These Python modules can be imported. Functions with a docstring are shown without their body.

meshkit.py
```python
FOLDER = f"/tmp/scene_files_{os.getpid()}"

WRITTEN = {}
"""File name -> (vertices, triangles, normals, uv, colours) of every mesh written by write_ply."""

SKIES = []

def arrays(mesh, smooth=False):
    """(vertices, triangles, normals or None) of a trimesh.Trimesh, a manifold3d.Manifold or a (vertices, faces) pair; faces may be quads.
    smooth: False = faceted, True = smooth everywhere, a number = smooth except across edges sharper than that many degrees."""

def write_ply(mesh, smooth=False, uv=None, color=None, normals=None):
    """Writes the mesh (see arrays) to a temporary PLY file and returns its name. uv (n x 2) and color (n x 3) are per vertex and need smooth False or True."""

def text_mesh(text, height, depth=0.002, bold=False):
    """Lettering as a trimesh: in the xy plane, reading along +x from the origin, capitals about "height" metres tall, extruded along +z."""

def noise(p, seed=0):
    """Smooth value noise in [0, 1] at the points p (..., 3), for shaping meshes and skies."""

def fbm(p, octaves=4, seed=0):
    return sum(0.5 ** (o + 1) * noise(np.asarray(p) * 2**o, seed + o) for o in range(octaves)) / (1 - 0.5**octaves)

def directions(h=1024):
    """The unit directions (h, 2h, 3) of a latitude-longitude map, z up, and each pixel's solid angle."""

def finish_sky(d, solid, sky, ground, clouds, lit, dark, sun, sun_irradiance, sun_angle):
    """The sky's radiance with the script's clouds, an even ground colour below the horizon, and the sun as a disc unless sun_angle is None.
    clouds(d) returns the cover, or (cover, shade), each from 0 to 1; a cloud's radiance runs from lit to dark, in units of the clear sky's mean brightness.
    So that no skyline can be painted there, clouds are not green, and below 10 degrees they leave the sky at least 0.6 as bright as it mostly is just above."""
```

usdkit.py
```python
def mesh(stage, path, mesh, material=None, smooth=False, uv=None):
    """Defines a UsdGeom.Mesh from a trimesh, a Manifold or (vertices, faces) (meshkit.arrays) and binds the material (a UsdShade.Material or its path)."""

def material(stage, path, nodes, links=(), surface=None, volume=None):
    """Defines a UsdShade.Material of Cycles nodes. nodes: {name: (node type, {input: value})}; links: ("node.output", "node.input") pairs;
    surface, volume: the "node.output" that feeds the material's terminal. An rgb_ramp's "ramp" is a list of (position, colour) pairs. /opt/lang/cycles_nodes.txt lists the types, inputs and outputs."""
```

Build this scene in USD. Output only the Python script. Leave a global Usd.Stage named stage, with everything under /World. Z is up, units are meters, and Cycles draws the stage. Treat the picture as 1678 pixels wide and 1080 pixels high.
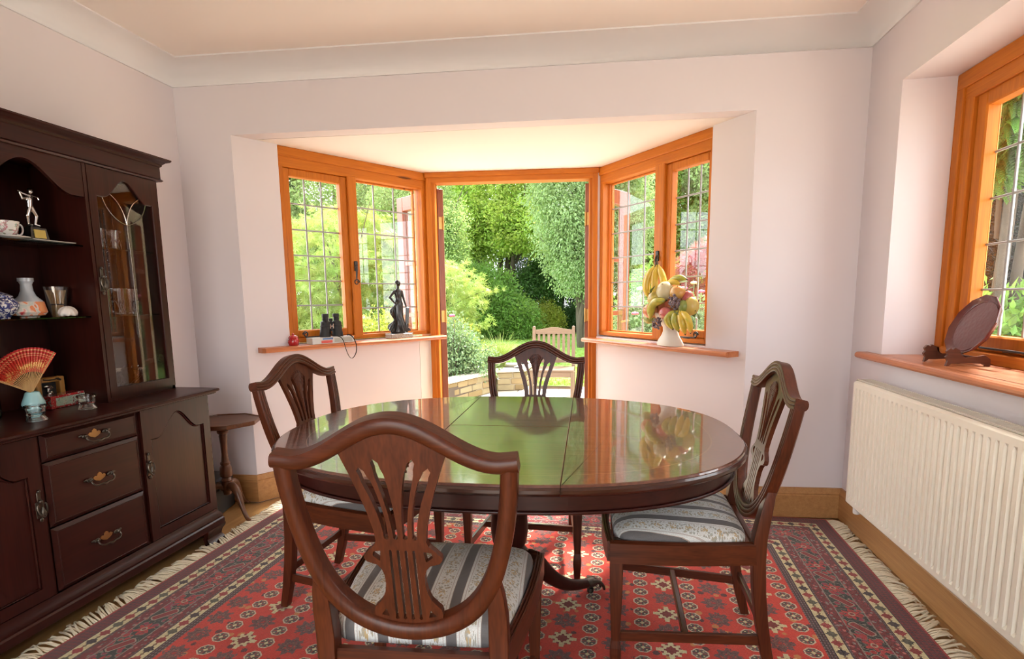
import math, random
import numpy as np, trimesh, manifold3d as m3, usdkit, meshkit
from shapely.geometry import Polygon, Point, LineString, box as sbox
from shapely.ops import unary_union
from shapely import affinity
from scipy.spatial import ConvexHull
from pxr import Usd, UsdGeom, UsdLux, UsdShade, Gf, Sdf, Vt
PI = math.pi
rng = np.random.default_rng(7)
random.seed(7)

stage = Usd.Stage.CreateInMemory()
UsdGeom.SetStageUpAxis(stage, 'Z'); UsdGeom.SetStageMetersPerUnit(stage, 1.0)
UsdGeom.Xform.Define(stage, '/World'); stage.SetDefaultPrim(stage.GetPrimAtPath('/World'))

# ---------------------------------------------------------------- camera
YAW, PITCH, ROLL, FPX, PPY, EYE = 10.0296, 7.698, -0.7562, 894.0, 610.0, (0, 0, 1.2)
from scipy.spatial.transform import Rotation
_W2C = Rotation.from_euler('yxz', [YAW, PITCH, ROLL], degrees=True).as_matrix() @ np.array([[1, 0, 0], [0, 0, -1], [0, 1, 0]])
cam = UsdGeom.Camera.Define(stage, '/World/camera')
AP = 36.0
cam.CreateHorizontalApertureAttr(AP); cam.CreateVerticalApertureAttr(AP * 1080 / 1678)
cam.CreateFocalLengthAttr(FPX / 1678 * AP)
cam.CreateHorizontalApertureOffsetAttr(0.0)
cam.CreateVerticalApertureOffsetAttr((PPY - 540) / 1678 * AP)
cam.CreateClippingRangeAttr(Gf.Vec2f(0.05, 500))
cam.CreateFStopAttr(0.0)
_r, _d, _f = _W2C[0], _W2C[1], _W2C[2]
_m = Gf.Matrix4d(*_r, 0, *(-_d), 0, *(-_f), 0, *EYE, 1)
cam.AddTransformOp().Set(_m)
EXPOSURE = 1.36
cam.CreateExposureAttr(EXPOSURE)

# ---------------------------------------------------------------- sky and sun
sky = UsdLux.DomeLight.Define(stage, '/World/sky_light')
sky.CreateIntensityAttr(0.85); sky.CreateColorAttr(Gf.Vec3f(0.93, 0.97, 1.0))
sun = UsdLux.DistantLight.Define(stage, '/World/sun_light')
sun.CreateIntensityAttr(1.7); sun.CreateNormalizeAttr(True); sun.CreateAngleAttr(5.0); sun.CreateColorAttr(Gf.Vec3f(1.0, 0.95, 0.86))
SUN_AZ, SUN_EL = 30.0, 53.0          # azimuth from +y towards +x
sun.AddRotateZOp().Set(-SUN_AZ); sun.AddRotateXOp().Set(-(90 - SUN_EL))

# ---------------------------------------------------------------- naming and tagging
_taken = {}
def numbered(path):
    n = _taken.get(path, 0); _taken[path] = n + 1
    return path if n == 0 else '%s_%03d' % (path, n)
def tag(p, label=None, cat=None, group=None, kind=None):
    p = p.GetPrim() if hasattr(p, 'GetPrim') else p
    for k, v in (('label', label), ('category', cat), ('group', group), ('kind', kind)):
        if v: p.SetCustomDataByKey(k, v)
    return p
def thing(name, label=None, cat=None, loc=(0, 0, 0), rotz=0.0, group=None, kind=None, rotx=0.0):
    x = UsdGeom.Xform.Define(stage, numbered('/World/' + name))
    x.AddTranslateOp().Set(Gf.Vec3d(*map(float, loc))); x.AddRotateZOp().Set(float(rotz))
    if rotx: x.AddRotateXOp().Set(float(rotx))
    return tag(x, label, cat, group, kind)
def obj(name, mesh, mat, parent=None, smooth=35, label=None, kind=None, cat=None, group=None, uv=None):
    base = str(parent.GetPath()) if parent is not None else '/World'
    m = usdkit.mesh(stage, numbered(base + '/' + name), mesh, mat, smooth, uv)
    tag(m, label, cat, group, kind)
    return m.GetPrim()
def struct(name, mesh, mat, parent=None, label=None, smooth=False, cat=None):
    return obj(name, mesh, mat, parent, smooth, label, None if parent is not None else 'structure', cat)
def dup(src, loc, rotz, label=None, group=None, cat=None, scale=None):
    was = src.GetCustomData()
    x = UsdGeom.Xform.Define(stage, numbered('/World/' + src.GetName()))
    p = x.GetPrim()
    p.GetReferences().AddInternalReference(src.GetPath()); p.SetInstanceable(True)
    x.ClearXformOpOrder()
    x.AddTranslateOp().Set(Gf.Vec3d(*map(float, loc))); x.AddRotateZOp().Set(float(rotz))
    if scale: x.AddScaleOp().Set(Gf.Vec3f(*scale))
    return tag(p, label or was.get('label'), cat or was.get('category'), group or was.get('group'))

# ---------------------------------------------------------------- mesh building
def cat(*ms):
    vs, fs, n = [], [], 0
    for m in ms:
        if isinstance(m, list):
            m = cat(*m)
        v, f = (m.vertices, m.faces) if hasattr(m, 'vertices') else m
        v = np.asarray(v, float); f = np.asarray(f, int)
        if f.shape[1] == 4: f = np.vstack([f[:, [0, 1, 2]], f[:, [0, 2, 3]]])
        vs.append(v); fs.append(f + n); n += len(v)
    return np.vstack(vs), np.vstack(fs)
def move(m, t=(0, 0, 0), rz=0, rx=0, ry=0, s=1):
    v, f = (m.vertices, m.faces) if hasattr(m, 'vertices') else m
    M = Rotation.from_euler('xyz', [rx, ry, rz], degrees=True).as_matrix()
    return (np.asarray(v) * np.asarray(s)) @ M.T + np.asarray(t, float), np.asarray(f)
def hull(p):
    h = trimesh.convex.convex_hull(np.asarray(p, float)); return h.vertices, h.faces
def bx(x0, x1, y0, y1, z0, z1, b=0.0):
    x0, x1 = min(x0, x1), max(x0, x1); y0, y1 = min(y0, y1), max(y0, y1); z0, z1 = min(z0, z1), max(z0, z1)
    if b <= 0:
        v = np.array([[x, y, z] for x in (x0, x1) for y in (y0, y1) for z in (z0, z1)])
        f = np.array([[0, 1, 3, 2], [4, 6, 7, 5], [0, 4, 5, 1], [2, 3, 7, 6], [0, 2, 6, 4], [1, 5, 7, 3]])
        return v, np.vstack([f[:, [0, 1, 2]], f[:, [0, 2, 3]]])
    b = min(b, (x1 - x0) / 2.01, (y1 - y0) / 2.01, (z1 - z0) / 2.01)
    p = []
    for X, sx in ((x0, 1), (x1, -1)):
        for Y, sy in ((y0, 1), (y1, -1)):
            for Z, sz in ((z0, 1), (z1, -1)):
                p += [(X, Y + sy * b, Z + sz * b), (X + sx * b, Y, Z + sz * b), (X + sx * b, Y + sy * b, Z)]
    return hull(p)
def lathe(prof, n=28, loc=(0, 0, 0), cap=True):
    prof = [(max(r, 0.0), z) for r, z in prof]
    k = len(prof); a = np.arange(n) * 2 * PI / n
    v = np.array([[r * math.cos(t), r * math.sin(t), z] for r, z in prof for t in a])
    f = []
    for i in range(k - 1):
        for j in range(n):
            q = (j + 1) % n
            f += [(i * n + j, i * n + q, (i + 1) * n + q), (i * n + j, (i + 1) * n + q, (i + 1) * n + j)]
    v = list(v)
    if cap:
        for i, flip in ((0, True), (k - 1, False)):
            if prof[i][0] > 1e-6:
                c = len(v); v.append(np.array([0, 0, prof[i][1]]))
                for j in range(n):
                    q = (j + 1) % n
                    f.append((c, i * n + q, i * n + j) if flip else (c, i * n + j, i * n + q))
    return np.array(v) + np.asarray(loc, float), np.array(f)
def loft(rings, closed_ring=True, caps=True, closed_path=False):
    k = len(rings); n = len(rings[0]); v = np.vstack(rings); f = []
    for i in range(k if closed_path else k - 1):
        i2 = (i + 1) % k
        for j in range(n if closed_ring else n - 1):
            q = (j + 1) % n
            f += [(i * n + j, i2 * n + q, i2 * n + j), (i * n + j, i * n + q, i2 * n + q)]
    if caps and closed_ring and not closed_path:
        for i, flip in ((0, False), (k - 1, True)):
            c = len(v); v = np.vstack([v, rings[i].mean(0)[None]])
            for j in range(n):
                q = (j + 1) % n
                f.append((c, i * n + q, i * n + j) if not flip else (c, i * n + j, i * n + q))
    m = (v, np.array(f))
    # orient outward
    vol = np.einsum('ij,ij->i', v[m[1][:, 0]], np.cross(v[m[1][:, 1]] , v[m[1][:, 2]])).sum()
    return (v, m[1][:, ::-1]) if vol < 0 else m
def frames(path, hint=(0, 0, 1), closed=False):
    p = np.asarray(path, float)
    t = (np.roll(p, -1, 0) - np.roll(p, 1, 0)) if closed else np.gradient(p, axis=0)
    t /= np.linalg.norm(t, axis=1, keepdims=True) + 1e-12
    a = np.zeros_like(p); prev = np.asarray(hint, float)
    for i in range(len(p)):
        w = prev - t[i] * (prev @ t[i])
        if np.linalg.norm(w) < 1e-4: w = np.cross(t[i], [1, 0, 0.1])
        prev = a[i] = w / np.linalg.norm(w)
    return t, a, np.cross(t, a)
def tube(path, r, n=8, hint=(0.1, 0.2, 1), closed=False, flat=1.0):
    p = np.asarray(path, float); t, a, b = frames(p, hint, closed)
    r = np.broadcast_to(r, (len(p),)); ang = np.arange(n) * 2 * PI / n
    return loft([p[i] + r[i] * (np.cos(ang)[:, None] * a[i] + flat * np.sin(ang)[:, None] * b[i]) for i in range(len(p))], closed_path=closed)
def sweep(path, prof, side, up, scale=None, closed=False):
    p = np.asarray(path, float); prof = np.asarray(prof, float)
    side = np.broadcast_to(np.asarray(side, float), p.shape); up = np.broadcast_to(np.asarray(up, float), p.shape)
    sc = np.ones(len(p)) if scale is None else np.broadcast_to(scale, (len(p),))
    return loft([p[i] + sc[i] * (prof[:, :1] * side[i] + prof[:, 1:] * up[i]) for i in range(len(p))], closed_path=closed)
def spline(pts, n=40):
    from scipy.interpolate import CubicSpline, PchipInterpolator
    p = np.asarray(pts, float); d = np.r_[0, np.cumsum(np.linalg.norm(np.diff(p, axis=0), axis=1))]
    return CubicSpline(d, p, axis=0)(np.linspace(0, d[-1], n))
def extr(poly, depth, frame='xz', at=0.0, n=None):
    """poly (shapely) extruded; frame 'xy': depth along +z from at; 'xz': polygon in x,z, from y=at to y=at+depth; 'yz': polygon in y,z along x."""
    out = []
    for g in getattr(poly, 'geoms', [poly]):
        if g.is_empty or g.geom_type != 'Polygon': continue
        m = trimesh.creation.extrude_polygon(g, depth, engine='earcut')
        v = np.array(m.vertices); f = np.array(m.faces)
        if frame == 'xy': v = v + [0, 0, at]
        elif frame == 'xz': v = np.stack([v[:, 0], v[:, 2] + at, v[:, 1]], 1); f = f[:, ::-1]
        else: v = np.stack([v[:, 2] + at, v[:, 0], v[:, 1]], 1)
        out.append((v, f))
    return cat(*out)
def mould(pts, prof, closed=False):
    """Sweeps prof [(into the room, z)] along a floor-plan polyline whose room side is on the right, with mitred corners."""
    p = np.asarray(pts, float); n = len(p); rings = []
    d = [(p[(i + 1) % n] - p[i]) / np.linalg.norm(p[(i + 1) % n] - p[i]) for i in range(n)]
    for i in range(n):
        if closed: d0, d1 = d[i - 1], d[i]
        else: d0, d1 = d[max(i - 1, 0)], d[min(i, n - 2)]
        n0, n1 = np.array([d0[1], -d0[0]]), np.array([d1[1], -d1[0]])
        m = n0 + n1; m = m / (m @ n0)
        rings.append(np.array([[*(p[i] + o * m), z] for o, z in prof]))
    return loft(rings, closed_path=closed)
def ball(c, r, sub=2, s=(1, 1, 1)):
    m = trimesh.creation.icosphere(sub, 1.0)
    return m.vertices * r * np.asarray(s) + np.asarray(c, float), m.faces
def chain(bones, fine=None, it=8):
    """Hulls of spheres along bones [(a, ra, b, rb)] joined into one smooth skin."""
    parts = []
    for a, ra, b, rb in bones:
        s1 = m3.Manifold.sphere(ra, 16).translate(tuple(map(float, a))); s2 = m3.Manifold.sphere(rb, 16).translate(tuple(map(float, b)))
        parts.append(m3.Manifold.batch_hull([s1, s2]))
    M = m3.Manifold.batch_boolean(parts, m3.OpType.Add)
    if fine: M = M.refine_to_length(fine)
    q = M.to_mesh(); t = trimesh.Trimesh(q.vert_properties[:, :3], q.tri_verts, process=True)
    trimesh.smoothing.filter_taubin(t, iterations=it)
    return np.array(t.vertices), np.array(t.faces)

# ---------------------------------------------------------------- materials as formulas
class S:
    def __init__(s, m, o): s.m, s.o = m, o
    def _b(s, k, a, b): return s.m.math(k, a, b)
    def __add__(s, o): return s._b('add', s, o)
    __radd__ = __add__
    def __sub__(s, o): return s._b('subtract', s, o)
    def __rsub__(s, o): return s._b('subtract', o, s)
    def __mul__(s, o): return s._b('multiply', s, o)
    __rmul__ = __mul__
    def __truediv__(s, o): return s._b('divide', s, o)
    def __neg__(s): return s._b('multiply', s, -1.0)
    def __lt__(s, o): return s._b('less_than', s, o)
    def __gt__(s, o): return s._b('greater_than', s, o)
    def abs(s): return s._b('absolute', s, 0.0)
    def floor(s): return s._b('floor', s, 0.0)
    def cell(s, p): return s.m.math('floored_modulo', s + p / 2.0, p) - p / 2.0     # repeats every p, in [-p/2, p/2]
    def idx(s, p): return ((s + p / 2.0) / p).floor()
    def min(s, o): return s._b('minimum', s, o)
    def max(s, o): return s._b('maximum', s, o)
    def mod(s, o): return s.m.math('floored_modulo', s, o)
    def step(s, a, b): return s.m.node('map_range', range_type='smoothstep', value=s, from_min=a, from_max=b, to_min=0.0, to_max=1.0, clamp=True)('result')
class Mat:
    def __init__(s, name): s.name, s.nodes, s.links = name, {}, []
    def node(s, kind, **inp):
        n = 'n%d' % len(s.nodes); d = {}
        s.nodes[n] = (kind, d)
        for k, v in inp.items():
            if isinstance(v, S): s.links.append((v.o, n + '.' + k))
            else: d[k] = v
        return lambda out: S(s, n + '.' + out)
    def math(s, k, a, b=0.0, c=None):
        q = dict(math_type=k, value1=a, value2=b)
        if c is not None: q['value3'] = c
        return s.node('math', **q)('value')
    def obj(s): return s.node('texture_coordinate')('object')
    def pos(s): return s.node('geometry')('position')
    def sep(s, v): n = s.node('separate_xyz', vector=v); return n('x'), n('y'), n('z')
    def vec(s, x, y, z): return s.node('combine_xyz', x=x, y=y, z=z)('vector')
    def scale(s, v, k, loc=(0, 0, 0)): return s.node('mapping', vector=v, scale=k if hasattr(k, '__len__') else (k, k, k), location=loc)('vector')
    def mix(s, fac, a, b, how='mix'): return s.node('mix', mix_type=how, fac=fac, color1=a, color2=b)('color')
    def noise(s, v, scale=5.0, detail=3.0, rough=0.5, dist=0.0, out='fac'): return s.node('noise_texture', vector=v, scale=scale, detail=detail, roughness=rough, distortion=dist)(out)
    def voro(s, v, scale=5.0, out='distance', **k): return s.node('voronoi_texture', vector=v, scale=scale, **k)(out)
    def white(s, v): return s.node('white_noise_texture', vector=v)('value')
    def ramp(s, f, stops): return s.node('rgb_ramp', fac=f, ramp=stops)('color')
    def rand(s): return s.node('object_info')('random')
    def bump(s, h, strength=0.3, dist=0.01): return s.node('bump', height=h, strength=strength, distance=dist)('normal')
    def build(s, o): return usdkit.material(stage, '/World/Looks/' + s.name, s.nodes, s.links, surface=o.o)
    def principled(s, **k): return s.build(s.node('principled_bsdf', **k)('BSDF'))
UsdGeom.Scope.Define(stage, '/World/Looks')
def plain(name, col, rough=0.5, bump=0.0, bscale=200, vary=0.0, **k):
    m = Mat(name); kw = dict(base_color=col, roughness=rough, **k)
    if bump or vary:
        o = m.obj(); n = m.noise(o, bscale, 3)
        if bump: kw['normal'] = m.bump(n, bump, 0.002)
        if vary: kw['base_color'] = m.mix(m.noise(o, 6, 3) , tuple(c * (1 - vary) for c in col), tuple(min(1, c * (1 + vary)) for c in col))
    return m.principled(**kw)
def wood(name, dark, light, axis='z', rough=0.35, coat=0.0, grain=1.0, knots=False, coat_rough=0.08, spec=0.5):
    m = Mat(name); o = m.obj()
    k = {'x': (3, 45, 45), 'y': (45, 3, 45), 'z': (45, 45, 3)}[axis]
    n1 = m.noise(m.scale(o, k), grain, 4, 0.6, 0.6)
    k2 = {'x': (8, 220, 220), 'y': (220, 8, 220), 'z': (220, 220, 8)}[axis]
    n2 = m.noise(m.scale(o, k2), grain, 2, 0.5)
    f = (n1 * 0.75 + n2 * 0.35)
    col = m.ramp(f, [(0.3, dark), (0.75, light)])
    if knots:
        kk = {'x': (1.6, 9, 9), 'y': (9, 1.6, 9), 'z': (9, 9, 1.6)}[axis]
        d = m.voro(m.scale(o, kk), 1.0)
        col = m.mix((1.0 - d.step(0.06, 0.13)) * 0.8, col, tuple(c * 0.25 for c in dark))
    return m.principled(base_color=col, roughness=rough, coat_weight=coat, coat_roughness=coat_rough, specular_ior_level=spec, normal=m.bump(n2, 0.06, 0.002))
# ---------------------------------------------------------------- looks
def wall_paint(name, c):
    m = Mat(name); o = m.pos(); n = m.noise(o, 90, 3)
    return m.principled(base_color=m.mix(m.noise(o, 1.3, 3), tuple(x * 0.975 for x in c), c), roughness=0.75, normal=m.bump(n, 0.12, 0.002))
M_WALL = wall_paint('wall_paint', (0.785, 0.735, 0.765))
M_CEIL = wall_paint('ceiling_paint', (0.90, 0.845, 0.805))
M_CORNICE = wall_paint('cornice_paint', (0.84, 0.835, 0.85))
M_WHITE = plain('white_gloss', (0.82, 0.80, 0.76), 0.35)
M_RAD = plain('radiator_enamel', (0.84, 0.80, 0.70), 0.3)
PINE_D, PINE_L = (0.44, 0.115, 0.006), (0.62, 0.195, 0.014)
M_PINE = {a: wood('pine_' + a, PINE_D, PINE_L, a, 0.5, 0.05, knots=True, spec=0.3) for a in 'xyz'}
M_SILL = wood('sill_timber', (0.42, 0.12, 0.035), (0.58, 0.20, 0.075), 'x', 0.35, 0.2)
M_OAK = {a: wood('oak_' + a, (0.36, 0.17, 0.06), (0.52, 0.28, 0.11), a, 0.4) for a in 'xy'}
M_MAH = {a: wood('mahogany_' + a, (0.036, 0.0072, 0.0030), (0.115, 0.0265, 0.0085), a, 0.36, 0.06, coat_rough=0.12, spec=0.32) for a in 'xyz'}
M_DARK = {a: wood('dark_mahogany_' + a, (0.018, 0.0034, 0.0028), (0.044, 0.0085, 0.0060), a, 0.32, 0.05, coat_rough=0.15, spec=0.3) for a in 'xyz'}
def top_mat(name, cr):
    m = Mat(name); o = m.obj(); x, y, z = m.sep(o)
    q = m.math('power', m.math('power', (x / 0.778).abs(), 2.42) + m.math('power', (y / 0.612).abs(), 2.42), 1 / 2.42)
    n1 = m.noise(m.scale(o, (3, 45, 45)), 1.0, 4, 0.6, 0.6); n2 = m.noise(m.scale(o, (8, 220, 220)), 1.0, 2)
    f = n1 * 0.75 + n2 * 0.35
    col = m.mix(q > 0.865, m.ramp(f, [(0.3, (0.050, 0.012, 0.005)), (0.75, (0.135, 0.036, 0.012))]), m.ramp(m.noise(m.scale(o, (60, 60, 60)), 1.0, 3), [(0.3, (0.085, 0.022, 0.010)), (0.7, (0.135, 0.038, 0.017))]))
    col = m.mix((q > 0.862) * (q < 0.868), col, (0.16, 0.07, 0.03))
    return m.principled(base_color=col, roughness=0.3, coat_weight=1.0, coat_roughness=cr, coat_ior=1.6)
M_TOP = top_mat('table_top', 0.035); M_LEAF = top_mat('table_leaf', 0.07)
M_DOORWOOD = wood('door_stain', (0.15, 0.035, 0.014), (0.26, 0.07, 0.028), 'z', 0.35, 0.2)
M_BRASS = plain('old_brass', (0.55, 0.33, 0.12), 0.32, metallic=1.0)
M_BRONZE = plain('dark_bronze', (0.10, 0.085, 0.07), 0.35, metallic=0.8)
M_SILVER = plain('silver', (0.62, 0.60, 0.58), 0.14, metallic=1.0)
M_IRON = plain('black_iron', (0.02, 0.018, 0.016), 0.4)
M_LEAD = plain('lead_came', (0.34, 0.35, 0.35), 0.5, metallic=0.2)
M_BLACK = plain('black_rubber', (0.012, 0.012, 0.013), 0.5, 0.3, 600)
def pane_mat(name, tint=(1, 1, 1), ior=1.45, rough=0.0):
    m = Mat(name); r0 = ((ior - 1) / (ior + 1)) ** 2
    g = m.node('layer_weight', blend=0.5)('facing'); f = m.math('power', g, 5.0) * (1 - r0) + r0
    return m.build(m.node('mix_closure', fac=f, closure1=m.node('transparent_bsdf', color=tint)('BSDF'), closure2=m.node('glossy_bsdf', color=(1, 1, 1), roughness=rough)('BSDF'))('closure'))
M_PANE = pane_mat('window_glass', (0.985, 0.99, 0.985))
M_GLASS = Mat('clear_glass'); M_GLASS = M_GLASS.principled(base_color=(0.97, 0.985, 0.98), roughness=0.0, transmission_weight=1.0, ior=1.5)
M_CRYSTAL = pane_mat('cut_crystal', (0.90, 0.91, 0.91), 2.0, 0.06)
# ---------------------------------------------------------------- the room
XL, XR, YR = -2.379, 1.241, -1.3
A = np.array([-2.063, 2.847]); B = np.array([-1.310, 3.967]); C = np.array([-0.095, 4.091]); D = np.array([0.717, 3.035])
KL = np.array([XL, 2.825]); KR = np.array([XR, 3.070])
ZC, ZB, ZD = 2.481, 2.114, 2.042                        # ceiling, bay soffit, door head
T = 0.16
def frame_of(p, q):
    d = (q - p) / np.linalg.norm(q - p); return math.degrees(math.atan2(d[1], d[0])), float(np.linalg.norm(q - p))
def wall(name, p, q, z0, z1, holes=(), t=T, mat=None, ext=(0, 0)):
    """A slab from p to q with the room on its right; y of its frame points outwards."""
    a, L = frame_of(p, q)
    poly = sbox(-ext[0], z0, L + ext[1], z1)
    for h in holes: poly = poly.difference(sbox(*h))
    x = thing_like_mesh(name, extr(poly, t, 'xz', 0.0), mat or M_WALL, p, a)
    return x
def thing_like_mesh(name, m, mat, p, a):
    v, f = move(m, (p[0], p[1], 0), rz=a)
    return struct(name, (v, f), mat)
LAB, LCD, LBK = np.linalg.norm(B - A), np.linalg.norm(D - C), np.linalg.norm(KR - KL)
uA, uD = np.linalg.norm(A - KL), np.linalg.norm(D - KL)
WZ0, WZ1 = 0.935, 2.112
wall('wall_left', np.array([XL, YR]), KL, 0, ZC, ext=(0.3, 0.3))
wall('wall_back', KL, KR, 0, ZC, [(uA, -1, uD, ZB)], t=0.10)
wall('wall_bay_left', A, B, 0, ZB, [(0.255, WZ0, 1.345, ZB + 1), (1.225, -1, 3, ZB + 1)], t=0.12)
wall('wall_bay_right', C, D, 0, ZB, [(LCD - 1.32, WZ0 - 0.02, LCD - 0.275, ZB + 1), (-1, -1, LCD - 1.322, ZB + 1)], t=0.12)
RW0, RW1 = 2.757, 1.20                                   # right window opening along y
wall('wall_right', KR, np.array([XR, YR]), 0, ZC, [(3.07 - RW0, 0.895, 3.07 - RW1, 2.113)], t=0.34, ext=(0.3, 0.3))
wall('wall_rear', np.array([XR, YR]), np.array([XL, YR]), 0, ZC, [(0.9, 0.0, 2.6, 2.10)], t=0.2)
fl = [(XL - 0.2, YR - 0.2), (XR + 0.34, YR - 0.2), (XR + 0.34, 3.1), (D[0] + 0.1, 3.1), (C[0] + 0.1, C[1] + 0.05), (B[0] - 0.1, B[1] + 0.05), (A[0] - 0.1, 2.95), (XL - 0.2, 2.95)]
struct('ceiling', bx(XL - 0.3, XR + 0.5, YR - 0.3, 3.2, ZC, ZC + 0.15), M_CEIL)
bayp = Polygon([tuple(A + [-0.12, 0.0]), tuple(B + [-0.1, 0.1]), tuple(C + [0.08, 0.12]), tuple(D + [0.14, 0.0]), tuple(D + [0, 0.04]), tuple(A + [0, 0.04])])
struct('ceiling_bay', extr(Polygon([tuple(A + [-0.12, 0.102]), tuple(B + [-0.13, 0.13]), tuple(C + [0.13, 0.13]), tuple(D + [0.16, 0.106])]), 0.2, 'xy', ZB), M_CEIL)
# cove cornice
pr = [(0.0, 2.381)] + [(0.125 - 0.125 * math.cos(t) * 1.0, 2.381 + 0.1 * math.sin(t)) for t in np.linspace(0.0, PI / 2, 9)] + [(0.0, ZC)]
pr = [(0.0, 2.375), (0.008, 2.375), (0.008, 2.384)] + [(0.008 + 0.115 * (1 - math.cos(t)), 2.384 + 0.09 * math.sin(t)) for t in np.linspace(0.1, PI / 2, 9)] + [(0.13, 2.474), (0.13, ZC), (0.0, ZC)]
struct('trim_1', mould([(XL, YR), tuple(KL), tuple(KR), (XR, YR)], pr), M_CORNICE, smooth=30, label='pale plaster cove cornice around the ceiling')
# skirting boards
sk = [(0, 0.008), (0.018, 0.008), (0.018, 0.130), (0.014, 0.136), (0.017, 0.142), (0.010, 0.158), (0.007, 0.170), (0, 0.172)]
Ls = lambda t: tuple(A + (B - A) * t)
struct('baseboard_left', mould([(XL, YR), tuple(KL), tuple(A), Ls(1.315 / LAB)], sk), M_OAK['x'], smooth=30)
struct('baseboard_right', mould([tuple(C + (D - C) * 0.07), tuple(D), tuple(KR), (XR, YR)], sk), M_OAK['y'], smooth=30)
# floor of oak boards
fm = []
for t_ in range(4):
    k = 0.86 + 0.09 * t_
    fm.append(wood('floor_oak_%d' % t_, (0.40 * k, 0.21 * k, 0.075 * k), (0.58 * k, 0.34 * k, 0.135 * k), 'y', 0.33, 0.15))
fp = Polygon(fl)
floor = tag(UsdGeom.Xform.Define(stage, '/World/floor'), kind='structure')
obj('subfloor', extr(fp, 0.2, 'xy', -0.21), M_OAK['y'], floor, smooth=False)
x = XL - 0.2; i = 0
while x < XR + 0.3:
    y = YR - 0.2 - (i * 0.77) % 1.7
    while y < 4.2:
        q = fp.intersection(sbox(x + 0.0006, y + 0.0006, x + 0.1344, y + 1.6994))
        if not q.is_empty and q.geom_type == 'Polygon' and q.area > 0.004:
            obj('plank', extr(q, 0.0105, 'xy', -0.0105 + 0.0004 * ((i * 7 + int(y * 3)) % 3)), fm[(i * 3 + int(y * 2 + 9)) % 4], floor, smooth=False)
        y += 1.7
    x += 0.135; i += 1

# ---------------------------------------------------------------- windows of the bay and the side
def came_grid(win, x0, x1, z0, z1, y, nx, nz, name='pane'):
    xs, zs = np.linspace(x0, x1, nx + 1), np.linspace(z0, z1, nz + 1)
    for i in range(nx):
        for k in range(nz):
            obj(name, bx(xs[i] + 0.002, xs[i + 1] - 0.002, y - 0.0015, y + 0.0015, zs[k] + 0.002, zs[k + 1] - 0.002), M_PANE, win, smooth=False)
    for xx in xs[1:-1]:
        obj('lead_came', bx(xx - 0.0045, xx + 0.0045, y - 0.005, y + 0.005, z0, z1, 0.002), M_LEAD, win, smooth=False)
    for zz in zs[1:-1]:
        obj('lead_came', bx(x0, x1, y - 0.0045, y + 0.0045, zz - 0.0045, zz + 0.0045, 0.002), M_LEAD, win, smooth=False)
def frame4(x0, x1, z0, z1, w, y0, y1, b=0.004, wb=None):
    wb = wb or w
    return cat(bx(x0, x0 + w, y0, y1, z0, z1, b), bx(x1 - w, x1, y0, y1, z0, z1, b), bx(x0 + w - 0.002, x1 - w + 0.002, y0, y1, z1 - w, z1, b), bx(x0 + w - 0.002, x1 - w + 0.002, y0, y1, z0, z0 + wb, b))
def curl(c, r, turns=1.4, n=26, ax='xz', flip=1):
    t = np.linspace(0, turns * 2 * PI, n); rr = r * (1 - 0.62 * t / t[-1])
    return np.array([[c[0] + flip * q * math.cos(a), c[1], c[2] + q * math.sin(a)] for a, q in zip(t, rr)])
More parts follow.
